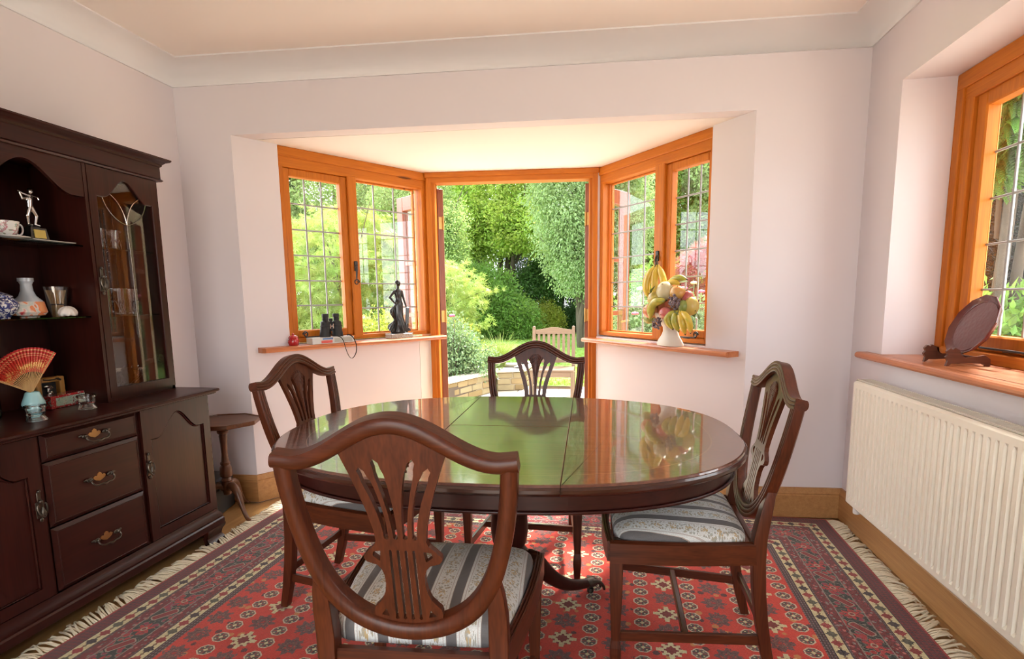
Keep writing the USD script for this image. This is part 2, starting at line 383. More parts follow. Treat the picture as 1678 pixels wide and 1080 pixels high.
def handle(win, x, z, flip=1, y=-0.014):
    p = [(x, y, z + 0.055), (x + 0.006 * flip, y - 0.022, z + 0.04), (x + 0.012 * flip, y - 0.03, z), (x + 0.014 * flip, y - 0.03, z - 0.035)]
    c = curl((x + 0.026 * flip - 0.012 * flip, y - 0.03, z - 0.055), 0.020, 1.2, 22, flip=-flip)
    h = obj('handle', cat(tube(spline(p, 14), np.linspace(0.008, 0.005, 14), 8), tube(c, np.linspace(0.005, 0.003, len(c)), 6), bx(x - 0.012, x + 0.012, y - 0.012, y + 0.004, z + 0.02, z + 0.085, 0.003)), M_IRON, win, label='black iron window handle')
def stay(win, x0, x1, z, y=-0.012, end=1):
    xe = x1 if end > 0 else x0
    c = curl((xe, y - 0.012, z + 0.018), 0.018, 1.3, 22, flip=end)
    obj('stay', cat(tube([(x0, y - 0.012, z), (x1, y - 0.012, z)], 0.0045, 6, hint=(0, 1, 0.1)), tube(c, np.linspace(0.005, 0.003, len(c)), 6), bx((x0 + x1) / 2 - 0.02, (x0 + x1) / 2 + 0.02, y - 0.012, y + 0.012, z - 0.008, z + 0.002, 0.002)), M_IRON, win, label='black iron casement stay')
def bay_window(name, P, Q, u0, u1, sash, fixed, mull, zs, sill, label, handle_x, stay_x):
    a, L = frame_of(P, Q)
    w = tag(thing(name, loc=(P[0], P[1], 0), rotz=a), label, None, None, 'structure')
    yo, yi = 0.118, 0.024
    obj('frame_head', cat(bx(u0, u1, yi - 0.012, yo, 2.058, ZB, 0.004), bx(u0, u1, yi, yo, 2.0, 2.062, 0.004)), M_PINE['x'], w, smooth=False)
    obj('frame_jamb', bx(u0, u0 + 0.035, yi, yo, zs, 2.01, 0.004), M_PINE['z'], w, smooth=False)
    obj('frame_jamb', bx(u1 - 0.035, u1, yi, yo, zs, 2.01, 0.004), M_PINE['z'], w, smooth=False)
    obj('mullion', bx(mull[0], mull[1], yi - 0.004, yo, zs, 2.01, 0.005), M_PINE['z'], w, smooth=False)
    obj('frame_sill', bx(u0, u1, yi, yo + 0.05, zs - 0.005, zs + 0.022, 0.004), M_PINE['x'], w, smooth=False)
    obj('casement_frame', frame4(sash[0], sash[1], zs + 0.022, 2.001, 0.048, yi + 0.016, yi + 0.070, 0.006), M_PINE['z'], w, smooth=False)
    came_grid(w, sash[0] + 0.046, sash[1] - 0.046, zs + 0.068, 1.955, yi + 0.060, 3, 6)
    obj('glazing_bead', frame4(fixed[0], fixed[1], zs + 0.02, 2.002, 0.012, yi + 0.060, yi + 0.085, 0.003), M_PINE['z'], w, smooth=False)
    came_grid(w, fixed[0] + 0.01, fixed[1] - 0.01, zs + 0.03, 1.994, yi + 0.072, 3, 6)
    if handle_x is not None: handle(w, *handle_x, y=yi - 0.002)
    stay(w, *stay_x)
    s0, s1, si, z = sill
    pts = [(s0, -si), (s1, -si)]
    prof = Polygon([(s0 + 0.012, -si), (s1 - 0.0, -si), (s1 + 0.0, 0.03), (s0 + 0.19, 0.03), (s0 + 0.19, 0.0), (s0, 0.0), (s0, -si + 0.012)])
    body = extr(prof, 0.030, 'xy', z - 0.030)
    nose = tube([(s0 + 0.012, -si, z - 0.015), (s1, -si, z - 0.015)], 0.015, 10, hint=(0, 0, 1))
    obj('window_sill', cat(body, nose), M_SILL, w, smooth=35, label='varnished timber window sill')
    return w
bay_window('window_1', A, B, 0.255, 1.345, (0.285, 0.715), (0.775, 1.285), (0.712, 0.776), 0.948, (0.06, 1.42, 0.072, 0.932), 'left bay window of leaded panes in orange pine', (0.742, 1.375, -1), (0.36, 0.5, 0.975, 0.020, -1))
bay_window('window_2', C, D, LCD - 1.320, LCD - 0.275, (LCD - 0.668, LCD - 0.285), (LCD - 1.27, LCD - 0.742), (LCD - 0.746, LCD - 0.664), 0.930, (-0.05, LCD - 0.045, 0.085, 0.905), 'right bay window of leaded panes in orange pine', (LCD - 0.705, 1.40, 1), (LCD - 0.52, LCD - 0.36, 0.957, 0.020, 1))
# side window in the right wall
w3 = tag(thing('window_3', loc=(XR, RW0, 0), rotz=-90), 'leaded side window with pine frame in the deep right wall reveal', None, None, 'structure')
yf = 0.222
LW = RW0 - RW1
obj('frame_head', cat(bx(0, LW, yf - 0.01, yf + 0.1, 2.045, 2.113, 0.004), bx(0.0, LW, yf, yf + 0.1, 1.99, 2.05, 0.004)), M_PINE['x'], w3, smooth=False)
obj('frame_jamb', cat(bx(0, 0.05, yf - 0.01, yf + 0.1, 0.92, 2.05, 0.004), bx(0.05, 0.105, yf, yf + 0.1, 0.92, 2.0, 0.004)), M_PINE['z'], w3, smooth=False)
obj('frame_jamb', bx(LW - 0.07, LW, yf - 0.01, yf + 0.1, 0.92, 2.05, 0.004), M_PINE['z'], w3, smooth=False)
obj('mullion', bx(0.74, 0.82, yf - 0.01, yf + 0.1, 0.92, 2.05, 0.004), M_PINE['z'], w3, smooth=False)
obj('frame_sill', bx(0, LW, yf - 0.01, yf + 0.13, 0.92, 0.965, 0.004), M_PINE['x'], w3, smooth=False)
obj('casement_frame', frame4(0.108, 0.74, 0.968, 2.0, 0.062, yf + 0.014, yf + 0.07, 0.006), M_PINE['z'], w3, smooth=False)
came_grid(w3, 0.168, 0.682, 1.028, 1.940, yf + 0.062, 4, 5)
obj('casement_frame', frame4(0.82, LW - 0.07, 0.968, 2.0, 0.062, yf + 0.014, yf + 0.07, 0.006), M_PINE['z'], w3, smooth=False)
came_grid(w3, 0.88, LW - 0.13, 1.028, 1.940, yf + 0.045, 4, 5)
stay(w3, 0.33, 0.62, 0.985, yf - 0.01, 1)
obj('window_sill', cat(bx(-0.13, LW + 0.1, -0.045, 0.0, 0.893, 0.923, 0.004), bx(0.0, LW, -0.01, yf + 0.02, 0.893, 0.923), tube([(-0.13, -0.045, 0.908), (LW + 0.1, -0.045, 0.908)], 0.015, 10, hint=(0, 0, 1))), M_SILL, w3, smooth=35, label='varnished timber window sill')
obj('outer_sill', bx(0, LW, yf + 0.1, yf + 0.2, 0.90, 0.93), M_WHITE, w3, smooth=False)
# garden door: frame, two leaves open outwards
aB, LB = frame_of(B, C)
tr = tag(thing('trim_2', loc=(B[0], B[1], 0), rotz=aB), 'orange pine frame of the open garden door', None, None, 'structure')
obj('frame_head', cat(bx(-0.02, LB + 0.02, -0.02, 0.10, 2.078, ZB, 0.004), bx(0.0, LB, -0.01, 0.10, ZD, 2.082, 0.004)), M_PINE['x'], tr, smooth=False)
obj('frame_jamb', cat(bx(-0.012, 0.026, -0.012, 0.10, 0.0, 2.08, 0.004), bx(0.022, 0.048, 0.0, 0.10, 0.0, ZD + 0.003, 0.004)), M_PINE['z'], tr, smooth=False)
obj('frame_jamb', cat(bx(LB - 0.026, LB + 0.012, -0.012, 0.10, 0.0, 2.08, 0.004), bx(LB - 0.048, LB - 0.022, 0.0, 0.10, 0.0, ZD + 0.003, 0.004)), M_PINE['z'], tr, smooth=False)
for P_, d0, d1, n0, n1 in ((B, (B - A) / LAB, (C - B) / LB, 1, 1), (C, (C - B) / LB, (D - C) / LCD, 1, 1)):
    o0, o1 = np.array([-d0[1], d0[0]]), np.array([-d1[1], d1[0]])
    q0, q1 = P_ - d0 * 0.010 + o0 * 0.004, P_ + d1 * 0.010 + o1 * 0.004
    qq = [tuple(v) for v in (q0, q1, q1 + o1 * 0.110, P_ + (o0 + o1) * 0.08, q0 + o0 * 0.110)]
    qq = [((v[0] - B[0]) * math.cos(math.radians(aB)) + (v[1] - B[1]) * math.sin(math.radians(aB)), -(v[0] - B[0]) * math.sin(math.radians(aB)) + (v[1] - B[1]) * math.cos(math.radians(aB))) for v in qq]
    obj('corner_post', extr(Polygon(qq).convex_hull, 1.19, 'xy', 0.90), M_PINE['z'], tr, smooth=False)
obj('threshold', bx(0.0, LB, -0.02, 0.14, -0.01, 0.022, 0.005), M_DOORWOOD, tr, smooth=False)
_ca, _sa = math.cos(math.radians(aB)), math.sin(math.radians(aB))
_pp = [((q[0] - B[0]) * _ca + (q[1] - B[1]) * _sa, -(q[0] - B[0]) * _sa + (q[1] - B[1]) * _ca) for q in ((-1.378, 3.865), (-1.336, 3.962), (-1.318, 3.968), (-1.318, 4.06), (-1.42, 4.06), (-1.48, 3.93))]
obj('door_post', extr(Polygon(_pp), 0.905, 'xy', 0.0), M_WHITE, tr, smooth=False, label='white painted lower post')
M_DOORIN = wood('door_inner_pale', (0.55, 0.40, 0.24), (0.68, 0.53, 0.36), 'z', 0.4)
def door_leaf(name, hinge, ang, width, label, m_in, handed):
    d = tag(thing(name, loc=(hinge[0], hinge[1], 0.02), rotz=ang), label, None, None, 'structure')
    t0, t1, w, H = -0.027, 0.027, 0.085, 2.0
    obj('stile', bx(0, w, t0, t1, 0, H, 0.004), m_in, d, smooth=False); obj('stile', bx(width - w, width, t0, t1, 0, H, 0.004), m_in, d, smooth=False)
    yy = sorted((-handed * 0.0275, -handed * 0.030))
    obj('inner_face', cat(bx(0.003, w, *yy, 0, H), bx(width - w, width - 0.003, *yy, 0, H), bx(w, width - w, *yy, 0, 0.22), bx(w, width - w, *yy, H - 0.11, H)), M_DOORIN, d, smooth=False, label='pale inner face of the door leaf')
    for z0, z1 in ((0, 0.22), (H - 0.11, H)): obj('rail', bx(w - 0.001, width - w + 0.001, t0, t1, z0, z1, 0.004), m_in, d, smooth=False)
    zz = np.linspace(0.22, H - 0.11, 5)
    for z in zz[1:-1]: obj('glazing_bar', bx(w - 0.001, width - w + 0.001, t0 * 0.8, t1 * 0.8, z - 0.018, z + 0.018, 0.004), m_in, d, smooth=False)
    for k in range(4): obj('pane', bx(w, width - w, -0.002, 0.002, zz[k], zz[k + 1]), M_PANE, d, smooth=False)
    for z in (0.25, 1.05, 1.75): obj('hinge', cat(tube([(-0.004, -0.02 * handed, z - 0.05), (-0.004, -0.02 * handed, z + 0.05)], 0.008, 8), bx(-0.0015, 0.0, -0.02, 0.02, z - 0.045, z + 0.045)), M_BRASS, d)
    obj('bolt', cat(bx(width - 0.06, width - 0.03, t0 - 0.01, t1 + 0.01, 0.92, 1.06, 0.003), tube([(width - 0.045, 0.05 * handed, 0.99), (width - 0.045, 0.02 * handed, 0.99)], 0.009, 8), tube([(width - 0.045, 0.05 * handed, 0.99), (width - 0.15, 0.05 * handed, 0.985)], 0.008, 8)), M_BRASS, d)
    return d
aL = math.degrees(math.atan2(0.31, -0.43)); aR = math.degrees(math.atan2(0.85, 0.53))
door_leaf('door_1', B + np.array([0.060, 0.105]), aL, 0.555, 'left glazed garden door leaf standing open outside the bay', M_DOORWOOD, 1)
door_leaf('door_2', C + np.array([-0.056, 0.040]), aR, 0.555, 'right glazed garden door leaf standing open outside the bay', M_DOORWOOD, -1)
# ---------------------------------------------------------------- rug
RX, RY = 1.5, 1.03
def rug_mat():
    m = Mat('rug_pile'); o = m.obj(); x, y, z = m.sep(o)
    wob = m.noise(o, 7, 2); x = x + (wob - 0.5) * 0.006; y = y + (m.noise(m.scale(o, 1, (3, 5, 1)), 7, 2) - 0.5) * 0.006
    fine = m.noise(o, 260, 1); fine2 = m.noise(m.scale(o, 1, (7, 3, 2)), 120, 2)
    ax, ay = x.abs(), y.abs(); dx, dy = RX - ax, RY - ay
    d = dx.min(dy); onx = dx < dy
    s = y * onx + x * (1.0 - onx)
    RED, WINE, NAVY, CREAM, BROWN, GREY, PINK = (0.63, 0.052, 0.028), (0.17, 0.018, 0.020), (0.030, 0.022, 0.026), (0.60, 0.52, 0.30), (0.085, 0.060, 0.052), (0.22, 0.18, 0.16), (0.45, 0.14, 0.12)
    # field
    fx, fy = x - 0.143, y + 0.030
    gx, gy = fx.cell(0.185), fy.cell(0.0725)
    oc = gx.abs().max(gy.abs() * 1.06).max((gx.abs() + gy.abs()) * 0.74)
    field = m.mix(m.noise(o, 3.5, 3).step(0.35, 0.7), (0.55, 0.040, 0.022), RED)
    # scattered little flowers
    sc = m.voro(o, 24.0); sk = m.voro(o, 24.0, 'color'); kr, kg, kb = [m.node('separate_color', color=sk)(c) for c in 'rgb']
    dot = (sc * 1.0 + (fine - 0.5) * 0.25) < 0.30
    field = m.mix(dot * (kr < 0.55), field, m.mix(kg > 0.5, (0.55, 0.22, 0.07), (0.10, 0.03, 0.03)))
    gcol = m.mix((gx * gy > 0.0) * 0.8, BROWN, (0.16, 0.10, 0.09))
    gcol = m.mix((gx.abs().min(gy.abs()) < 0.0022), gcol, (0.30, 0.05, 0.04))
    gcol = m.mix((gx.abs() + gy.abs() < 0.009), gcol, CREAM)
    gcol = m.mix((((gx.abs() - 0.012).abs().max((gy.abs() - 0.012).abs())) < 0.0028), gcol, CREAM)
    ring = (oc > 0.0238) * (oc < 0.0292) * (fine > 0.36)
    field = m.mix(oc < 0.0285, field, gcol); field = m.mix(ring, field, (0.58, 0.47, 0.34))
    # alternate columns: cream stars with rosettes / large rosettes
    hx = (fx - 0.0925).cell(0.37); hy = (fy - 0.0). cell(0.145)
    def star(px, py, r):
        a, b = px.abs(), py.abs()
        return (a.max(b) - r * 0.62).min((a + b) - r * 0.95).min((a.min(b) - r * 0.16).max(a.max(b) - r))
    sy = fy.cell(0.2175)
    st = star(hx, sy, 0.050)
    inner = star(hx, sy, 0.024)
    hole = ((hx.abs() - 0.030).abs().max((sy.abs() - 0.014).abs()) < 0.005).max((hx.abs() - 0.014).abs().max((sy.abs() - 0.030).abs()) < 0.005)
    field = m.mix(st < 0.0, field, m.mix(hole, CREAM, (0.25, 0.05, 0.04))); field = m.mix(inner < 0.0, field, (0.20, 0.02, 0.018))
    def rosette(px, py, r, fld):
        rr = m.math('sqrt', px * px + py * py); an = m.math('arctan2', py, px)
        q = rr / (m.math('cosine', an * 8.0) * 0.16 + 0.9)
        q = q.max(px.abs().max(py.abs()) * 0.92) + (fine2 - 0.5) * 0.022
        c = m.ramp(q / r, [(0.0, (0.35, 0.04, 0.03)), (0.18, (0.33, 0.035, 0.03)), (0.2, (0.13, 0.050, 0.050)), (0.42, (0.20, 0.075, 0.065)), (0.46, (0.24, 0.13, 0.10)), (0.56, (0.10, 0.045, 0.045)), (0.8, (0.17, 0.07, 0.065)), (1.0, (0.15, 0.075, 0.07))])
        brk = m.voro(o, 85.0)
        return m.mix((q < r) * (brk + (fine - 0.5) * 0.3 > 0.24), fld, c)
    ry_ = (fy - 0.10875).cell(0.2175)
    field = rosette(hx, ry_, 0.046, field)
    field = rosette((fx - 0.2775).cell(0.37), fy.cell(0.1088), 0.045, field)
    # borders, by distance from the edge
    def starband(c, w, p, base):
        t = s.cell(p); i = s.idx(p); v = d - c
        f = star(t, v, w)
        k = i.mod(4.0)
        col = m.mix(k < 0.5, m.mix(k < 1.5, m.mix(k < 2.5, (0.10, 0.09, 0.06), (0.26, 0.03, 0.025)), (0.05, 0.030, 0.03)), (0.30, 0.035, 0.03))
        b = m.mix(((s + p * 0.5).cell(p).abs() + v.abs() < 0.008), base, (0.22, 0.14, 0.08))
        return m.mix(f < 0.0, b, col)
    def vine(c):
        q = m.voro(m.vec(s, d * 1.2, 0.0), 62.0); k = m.voro(m.vec(s, d * 1.2, 0.0), 62.0, 'color'); r_, g_, b_ = [m.node('separate_color', color=k)(cc) for cc in 'rgb']
        cc = m.mix((q < 0.42) * (r_ < 0.75), WINE, m.mix(g_ > 0.6, m.mix(b_ > 0.5, PINK, (0.30, 0.035, 0.045)), GREY))
        return m.mix((q > 0.40) * (q < 0.50) * (b_ > 0.35), cc, (0.06, 0.03, 0.03))
    def mainb(c, hw):
        p = 0.19; t = s.cell(p); v = d - c
        q = m.voro(m.vec(s, d, 0.0), 44.0); k = m.voro(m.vec(s, d, 0.0), 44.0, 'color'); r_, g_, b_ = [m.node('separate_color', color=k)(cc) for cc in 'rgb']
        base = m.mix((q < 0.52) * (r_ < 0.8), (0.034, 0.036, 0.030), m.mix(g_ > 0.5, (0.36, 0.035, 0.035), (0.26, 0.03, 0.06)))
        base = m.mix((q > 0.50) * (q < 0.60), base, (0.20, 0.17, 0.14))
        a = t * 0.80 + v * 0.60; b = v * 0.80 - t * 0.60
        f = (a.abs() - 0.044).max(b.abs() - 0.0155).max((a.abs() + b.abs()) * 0.74 - 0.0395)
        base = m.mix(f < 0.006, base, (0.035, 0.035, 0.03)); base = m.mix(f < 0.002, base, (0.34, 0.24, 0.19)); base = m.mix(f < -0.003, base, (0.23, 0.022, 0.022))
        t2 = (s + p / 2).cell(p); rr = m.math('sqrt', t2 * t2 + v * v); an = m.math('arctan2', v, t2)
        fl_ = rr - (m.math('cosine', an * 6.0) * 0.010 + 0.026)
        base = m.mix(fl_ < 0.004, base, (0.035, 0.035, 0.03)); base = m.mix(fl_ < 0.0, base, (0.42, 0.04, 0.035)); base = m.mix(rr < 0.012, base, (0.36, 0.30, 0.20)); base = m.mix(rr < 0.007, base, (0.22, 0.03, 0.03))
        return base
    def stripes(k): return m.mix(((d * k + (s * 90.0).mod(1.0).floor()).mod(1.0) > 0.5).abs(), (0.05, 0.028, 0.030), m.mix((s * 70.0).mod(1.0) > 0.5, (0.20, 0.14, 0.13), (0.10, 0.03, 0.035)))
    e = [0.0, 0.010, 0.068, 0.072, 0.120, 0.131, 0.168, 0.173, 0.262, 0.267, 0.302, 0.312, 0.358, 0.390]
    zig = m.mix(((s * 62.0).cell(1.0).abs() * 2.0 - (d * 58.0).mod(1.0) > 0.0) * (fine > 0.40), (0.17, 0.018, 0.020), (0.075, 0.020, 0.026))
    cols = [(0.36, 0.028, 0.022), zig, (0.04, 0.03, 0.03), starband(0.096, 0.021, 0.052, CREAM), stripes(150.0), vine(0.15), (0.24, 0.19, 0.16), mainb(0.2175, 0.04), (0.24, 0.19, 0.16), vine(0.285), stripes(150.0), starband(0.335, 0.0205, 0.052, CREAM), stripes(95.0)]
    out = field
    for k in range(len(cols) - 1, -1, -1): out = m.mix(d < e[k + 1], out, cols[k])
    out = m.mix(0.35, out, m.mix(fine2, (0.0, 0.0, 0.0), out), 'mix')
    out = m.node('hsv', hue=0.5, saturation=1.0, value=fine * 0.5 + 0.95, fac=1.0, color=out)('color')
    ribs = m.math('sine', x * 1400.0)
    return m.principled(base_color=out, roughness=0.95, sheen_weight=0.3, sheen_roughness=0.5, normal=m.bump(fine * 0.7 + ribs * 0.15, 0.5, 0.003), specular_ior_level=0.15)
RT = -0.030
rc = np.array([1.155, 3.020]) - RX * np.array([math.cos(RT), math.sin(RT)]) - RY * np.array([-math.sin(RT), math.cos(RT)])
rug = thing('rug', 'red patterned oriental rug with cream fringes under the dining table', 'rug', (rc[0], rc[1], 0.0), math.degrees(RT))
obj('pile', bx(-RX, RX, -RY, RY, 0.0008, 0.012, 0.003), rug_mat(), rug, smooth=False)
fr = np.random.default_rng(3)
M_FRINGE = plain('fringe_cotton', (0.78, 0.70, 0.54), 0.9, 0.4, 500, 0.15)
for sgn in (-1, 1):
    parts = []; n = 210
    for i in range(n):
        y0 = -RY + (i + 0.5) * 2 * RY / n
        q_ = 0.055 + 0.012 * math.sin(y0 * 31); clump = (round(y0 / q_) * q_ - y0) * 0.75
        L = fr.uniform(0.055, 0.085) * (1.15 if sgn < 0 else 1.0)
        bend = 0.03 * math.sin(y0 * 9 + sgn) + fr.normal(0, 0.012) + clump
        z1 = abs(fr.normal(0.006, 0.006)) + 0.004
        hump = 0.008 + 0.010 * abs(math.sin(y0 * 23 + sgn))
        p = spline([(sgn * (RX - 0.006), y0, 0.006), (sgn * (RX + L * 0.35), y0 + bend * 0.35, hump), (sgn * (RX + L * 0.75), y0 + bend * 0.8, 0.006 + z1), (sgn * (RX + L), y0 + bend * 1.2, 0.0055)], 6)
        p[:, 2] = np.clip(p[:, 2], 0.0046, 0.0165)
        parts.append(tube(p, np.array([0.0032, 0.0042, 0.0045, 0.0042, 0.004, 0.0026]), 5))
    obj('fringe', cat(*parts), M_FRINGE, rug, kind='stuff', label='knotted cream cotton fringe')

# ---------------------------------------------------------------- dining chairs
def fabric_mat():
    m = Mat('striped_seat_fabric'); o = m.obj(); x, y, z = m.sep(o)
    p = 0.078; t = x.cell(p); a = t.abs()
    weave = m.noise(m.scale(o, (700, 900, 500)), 1.0, 1)
    sil = m.noise(o, 420, 2)
    band = m.mix(sil.step(0.35, 0.65), (0.60, 0.61, 0.60), (0.74, 0.75, 0.73))
    # floral garland down the middle of the pale band
    tm = (x + p / 2).cell(p); u = y.cell(0.046)
    v1 = m.voro(m.scale(o, (1, 1, 0.2)), 125.0); v2 = m.voro(m.scale(o, (1, 1, 0.2), (3, 1, 0)), 210.0)
    rr = m.math('sqrt', tm * tm + u * u * 0.7)
    body = (tm.abs() < 0.0165) * ((v1 < 0.42) + (v2 < 0.22)).min(1.0)
    flower = (rr < 0.009) * (v2 < 0.5)
    band = m.mix(body * 0.8, band, m.mix(m.noise(o, 60, 1).step(0.4, 0.6), (0.33, 0.27, 0.17), (0.30, 0.31, 0.27)))
    band = m.mix(flower, band, (0.50, 0.36, 0.18))
    edge = (tm.abs() > 0.0195) * (tm.abs() < 0.0215)
    band = m.mix(edge * 0.6, band, (0.36, 0.26, 0.22))
    dk = (a < 0.0115)
    col = m.mix(dk, band, m.mix(weave, (0.085, 0.078, 0.078), (0.150, 0.140, 0.142)))
    col = m.mix((a > 0.0115) * (a < 0.0125), col, (0.42, 0.33, 0.28))
    ribs = m.math('sine', y * 1800.0)
    return m.principled(base_color=col, roughness=0.62, sheen_weight=0.25, normal=m.bump(sil + ribs * 0.12, 0.15, 0.002))
M_FAB = fabric_mat()
RAKE = 0.19
def by(z): return 0.285 + RAKE * (z - 0.887)              # y of the shield's middle plane at height z
DN = np.array([0, 1, -RAKE]); DN = DN / np.linalg.norm(DN)
def on_back(x, z, off=0.0): return np.array([x, by(z), z]) + off * DN
def crest_z(x):
    t = abs(x) / 0.24
    return 0.879 + (0.080 * 0.5 * (1 + math.cos(PI * min(t / 0.86, 1.0)))) + (0.004 * max(0, t - 0.86) / 0.14)
def reeded(w, d):
    """Bar profile: w in the shield's plane, d deep; three reeds on the front (negative depth), rounded at the back."""
    p = []
    for k in range(3):
        c = -w / 2 + (k + 0.5) * w / 3
        for a in np.linspace(PI, 2 * PI, 6)[:-1] if k < 2 else np.linspace(PI, 2 * PI, 6):
            p.append((c + w / 6 * math.cos(a), -d / 2 + 0.30 * w / 3 + 0.30 * w / 3 * math.sin(a)))
    for a in np.linspace(0, PI, 9)[1:-1]:
        p.append((w / 2 * math.cos(a) * 1.0, d / 2 - 0.011 + 0.011 * math.sin(a)))
    p += [(-w / 2, d / 2 - 0.011)]
    return np.array(p)
def splat_polygon():
    L = []
    top = lambda x: crest_z(x) - 0.012
    xs = np.linspace(-0.108, 0.108, 13)
    right = [(0.108, top(0.108)), (0.092, 0.862), (0.0775, 0.820), (0.064, 0.775), (0.055, 0.735), (0.052, 0.708), (0.057, 0.696), (0.072, 0.682), (0.081, 0.672), (0.082, 0.664), (0.076, 0.657), (0.066, 0.654), (0.055, 0.650), (0.047, 0.640), (0.0425, 0.625), (0.042, 0.605), (0.045, 0.585), (0.052, 0.567), (0.064, 0.553), (0.072, 0.545), (0.074, 0.535), (0.073, 0.515), (0.074, 0.492)]
    pts = [(x, top(x)) for x in xs] + right[1:] + [(-x, z) for x, z in right[::-1]][:-1]
    P = Polygon(pts).buffer(0)
    # four tapering openings between five ribs
    def rib(x, z):                                   # fans out upwards
        k = (z - 0.712) / 0.17
        return x * (1 + 1.05 * max(k, 0) ** 1.7)
    for cb, ct, zt in ((-0.0295, -0.066, 0.862), (-0.0100, -0.036, 0.880), (0.0100, 0.036, 0.880), (0.0295, 0.066, 0.862)):
        l, r = [], []
        for z in np.linspace(0.716, zt, 14):
            k = (z - 0.716) / (zt - 0.716); hw = 0.0042 + 0.0052 * min(k / 0.8, 1) ** 1.2
            if k > 0.85: hw *= 0.75
            cx = cb + (ct - cb) * k ** 1.75; l.append((cx - hw, z)); r.append((cx + hw, z))
        P = P.difference(Polygon(l + [(ct + (0.003 if ct > 0 else -0.003), zt + 0.008)] + r[::-1]).buffer(0.0004))
        P = P.difference(Point(cb, 0.716).buffer(0.0052))
    for c in (-0.0245, -0.0082, 0.0082, 0.0245):
        P = P.difference(LineString([(c * 1.0, 0.684), (c * 1.06, 0.522)]).buffer(0.0027)); P = P.difference(Point(c * 1.06, 0.520).buffer(0.0042))
    for s in (-1, 1):
        P = P.difference(Polygon([(s * 0.046, 0.683), (s * 0.060, 0.681), (s * 0.062, 0.672), (s * 0.049, 0.661)]).buffer(0.001))
        P = P.difference(Polygon([(s * 0.048, 0.540), (s * 0.058, 0.527), (s * 0.044, 0.524)]).buffer(0.001))
    return P
def square_leg(pts, ws, ds=None):
    rings = []
    for (p, w, d) in zip(pts, ws, ds or ws):
        c = 0.12
        rings.append(np.array([[p[0] + a * w / 2, p[1] + b * d / 2, p[2]] for a, b in ((-1, -1 + c), (-1 + c, -1), (1 - c, -1), (1, -1 + c), (1, 1 - c), (1 - c, 1), (-1 + c, 1), (-1, 1 - c))]))
    return loft(rings)
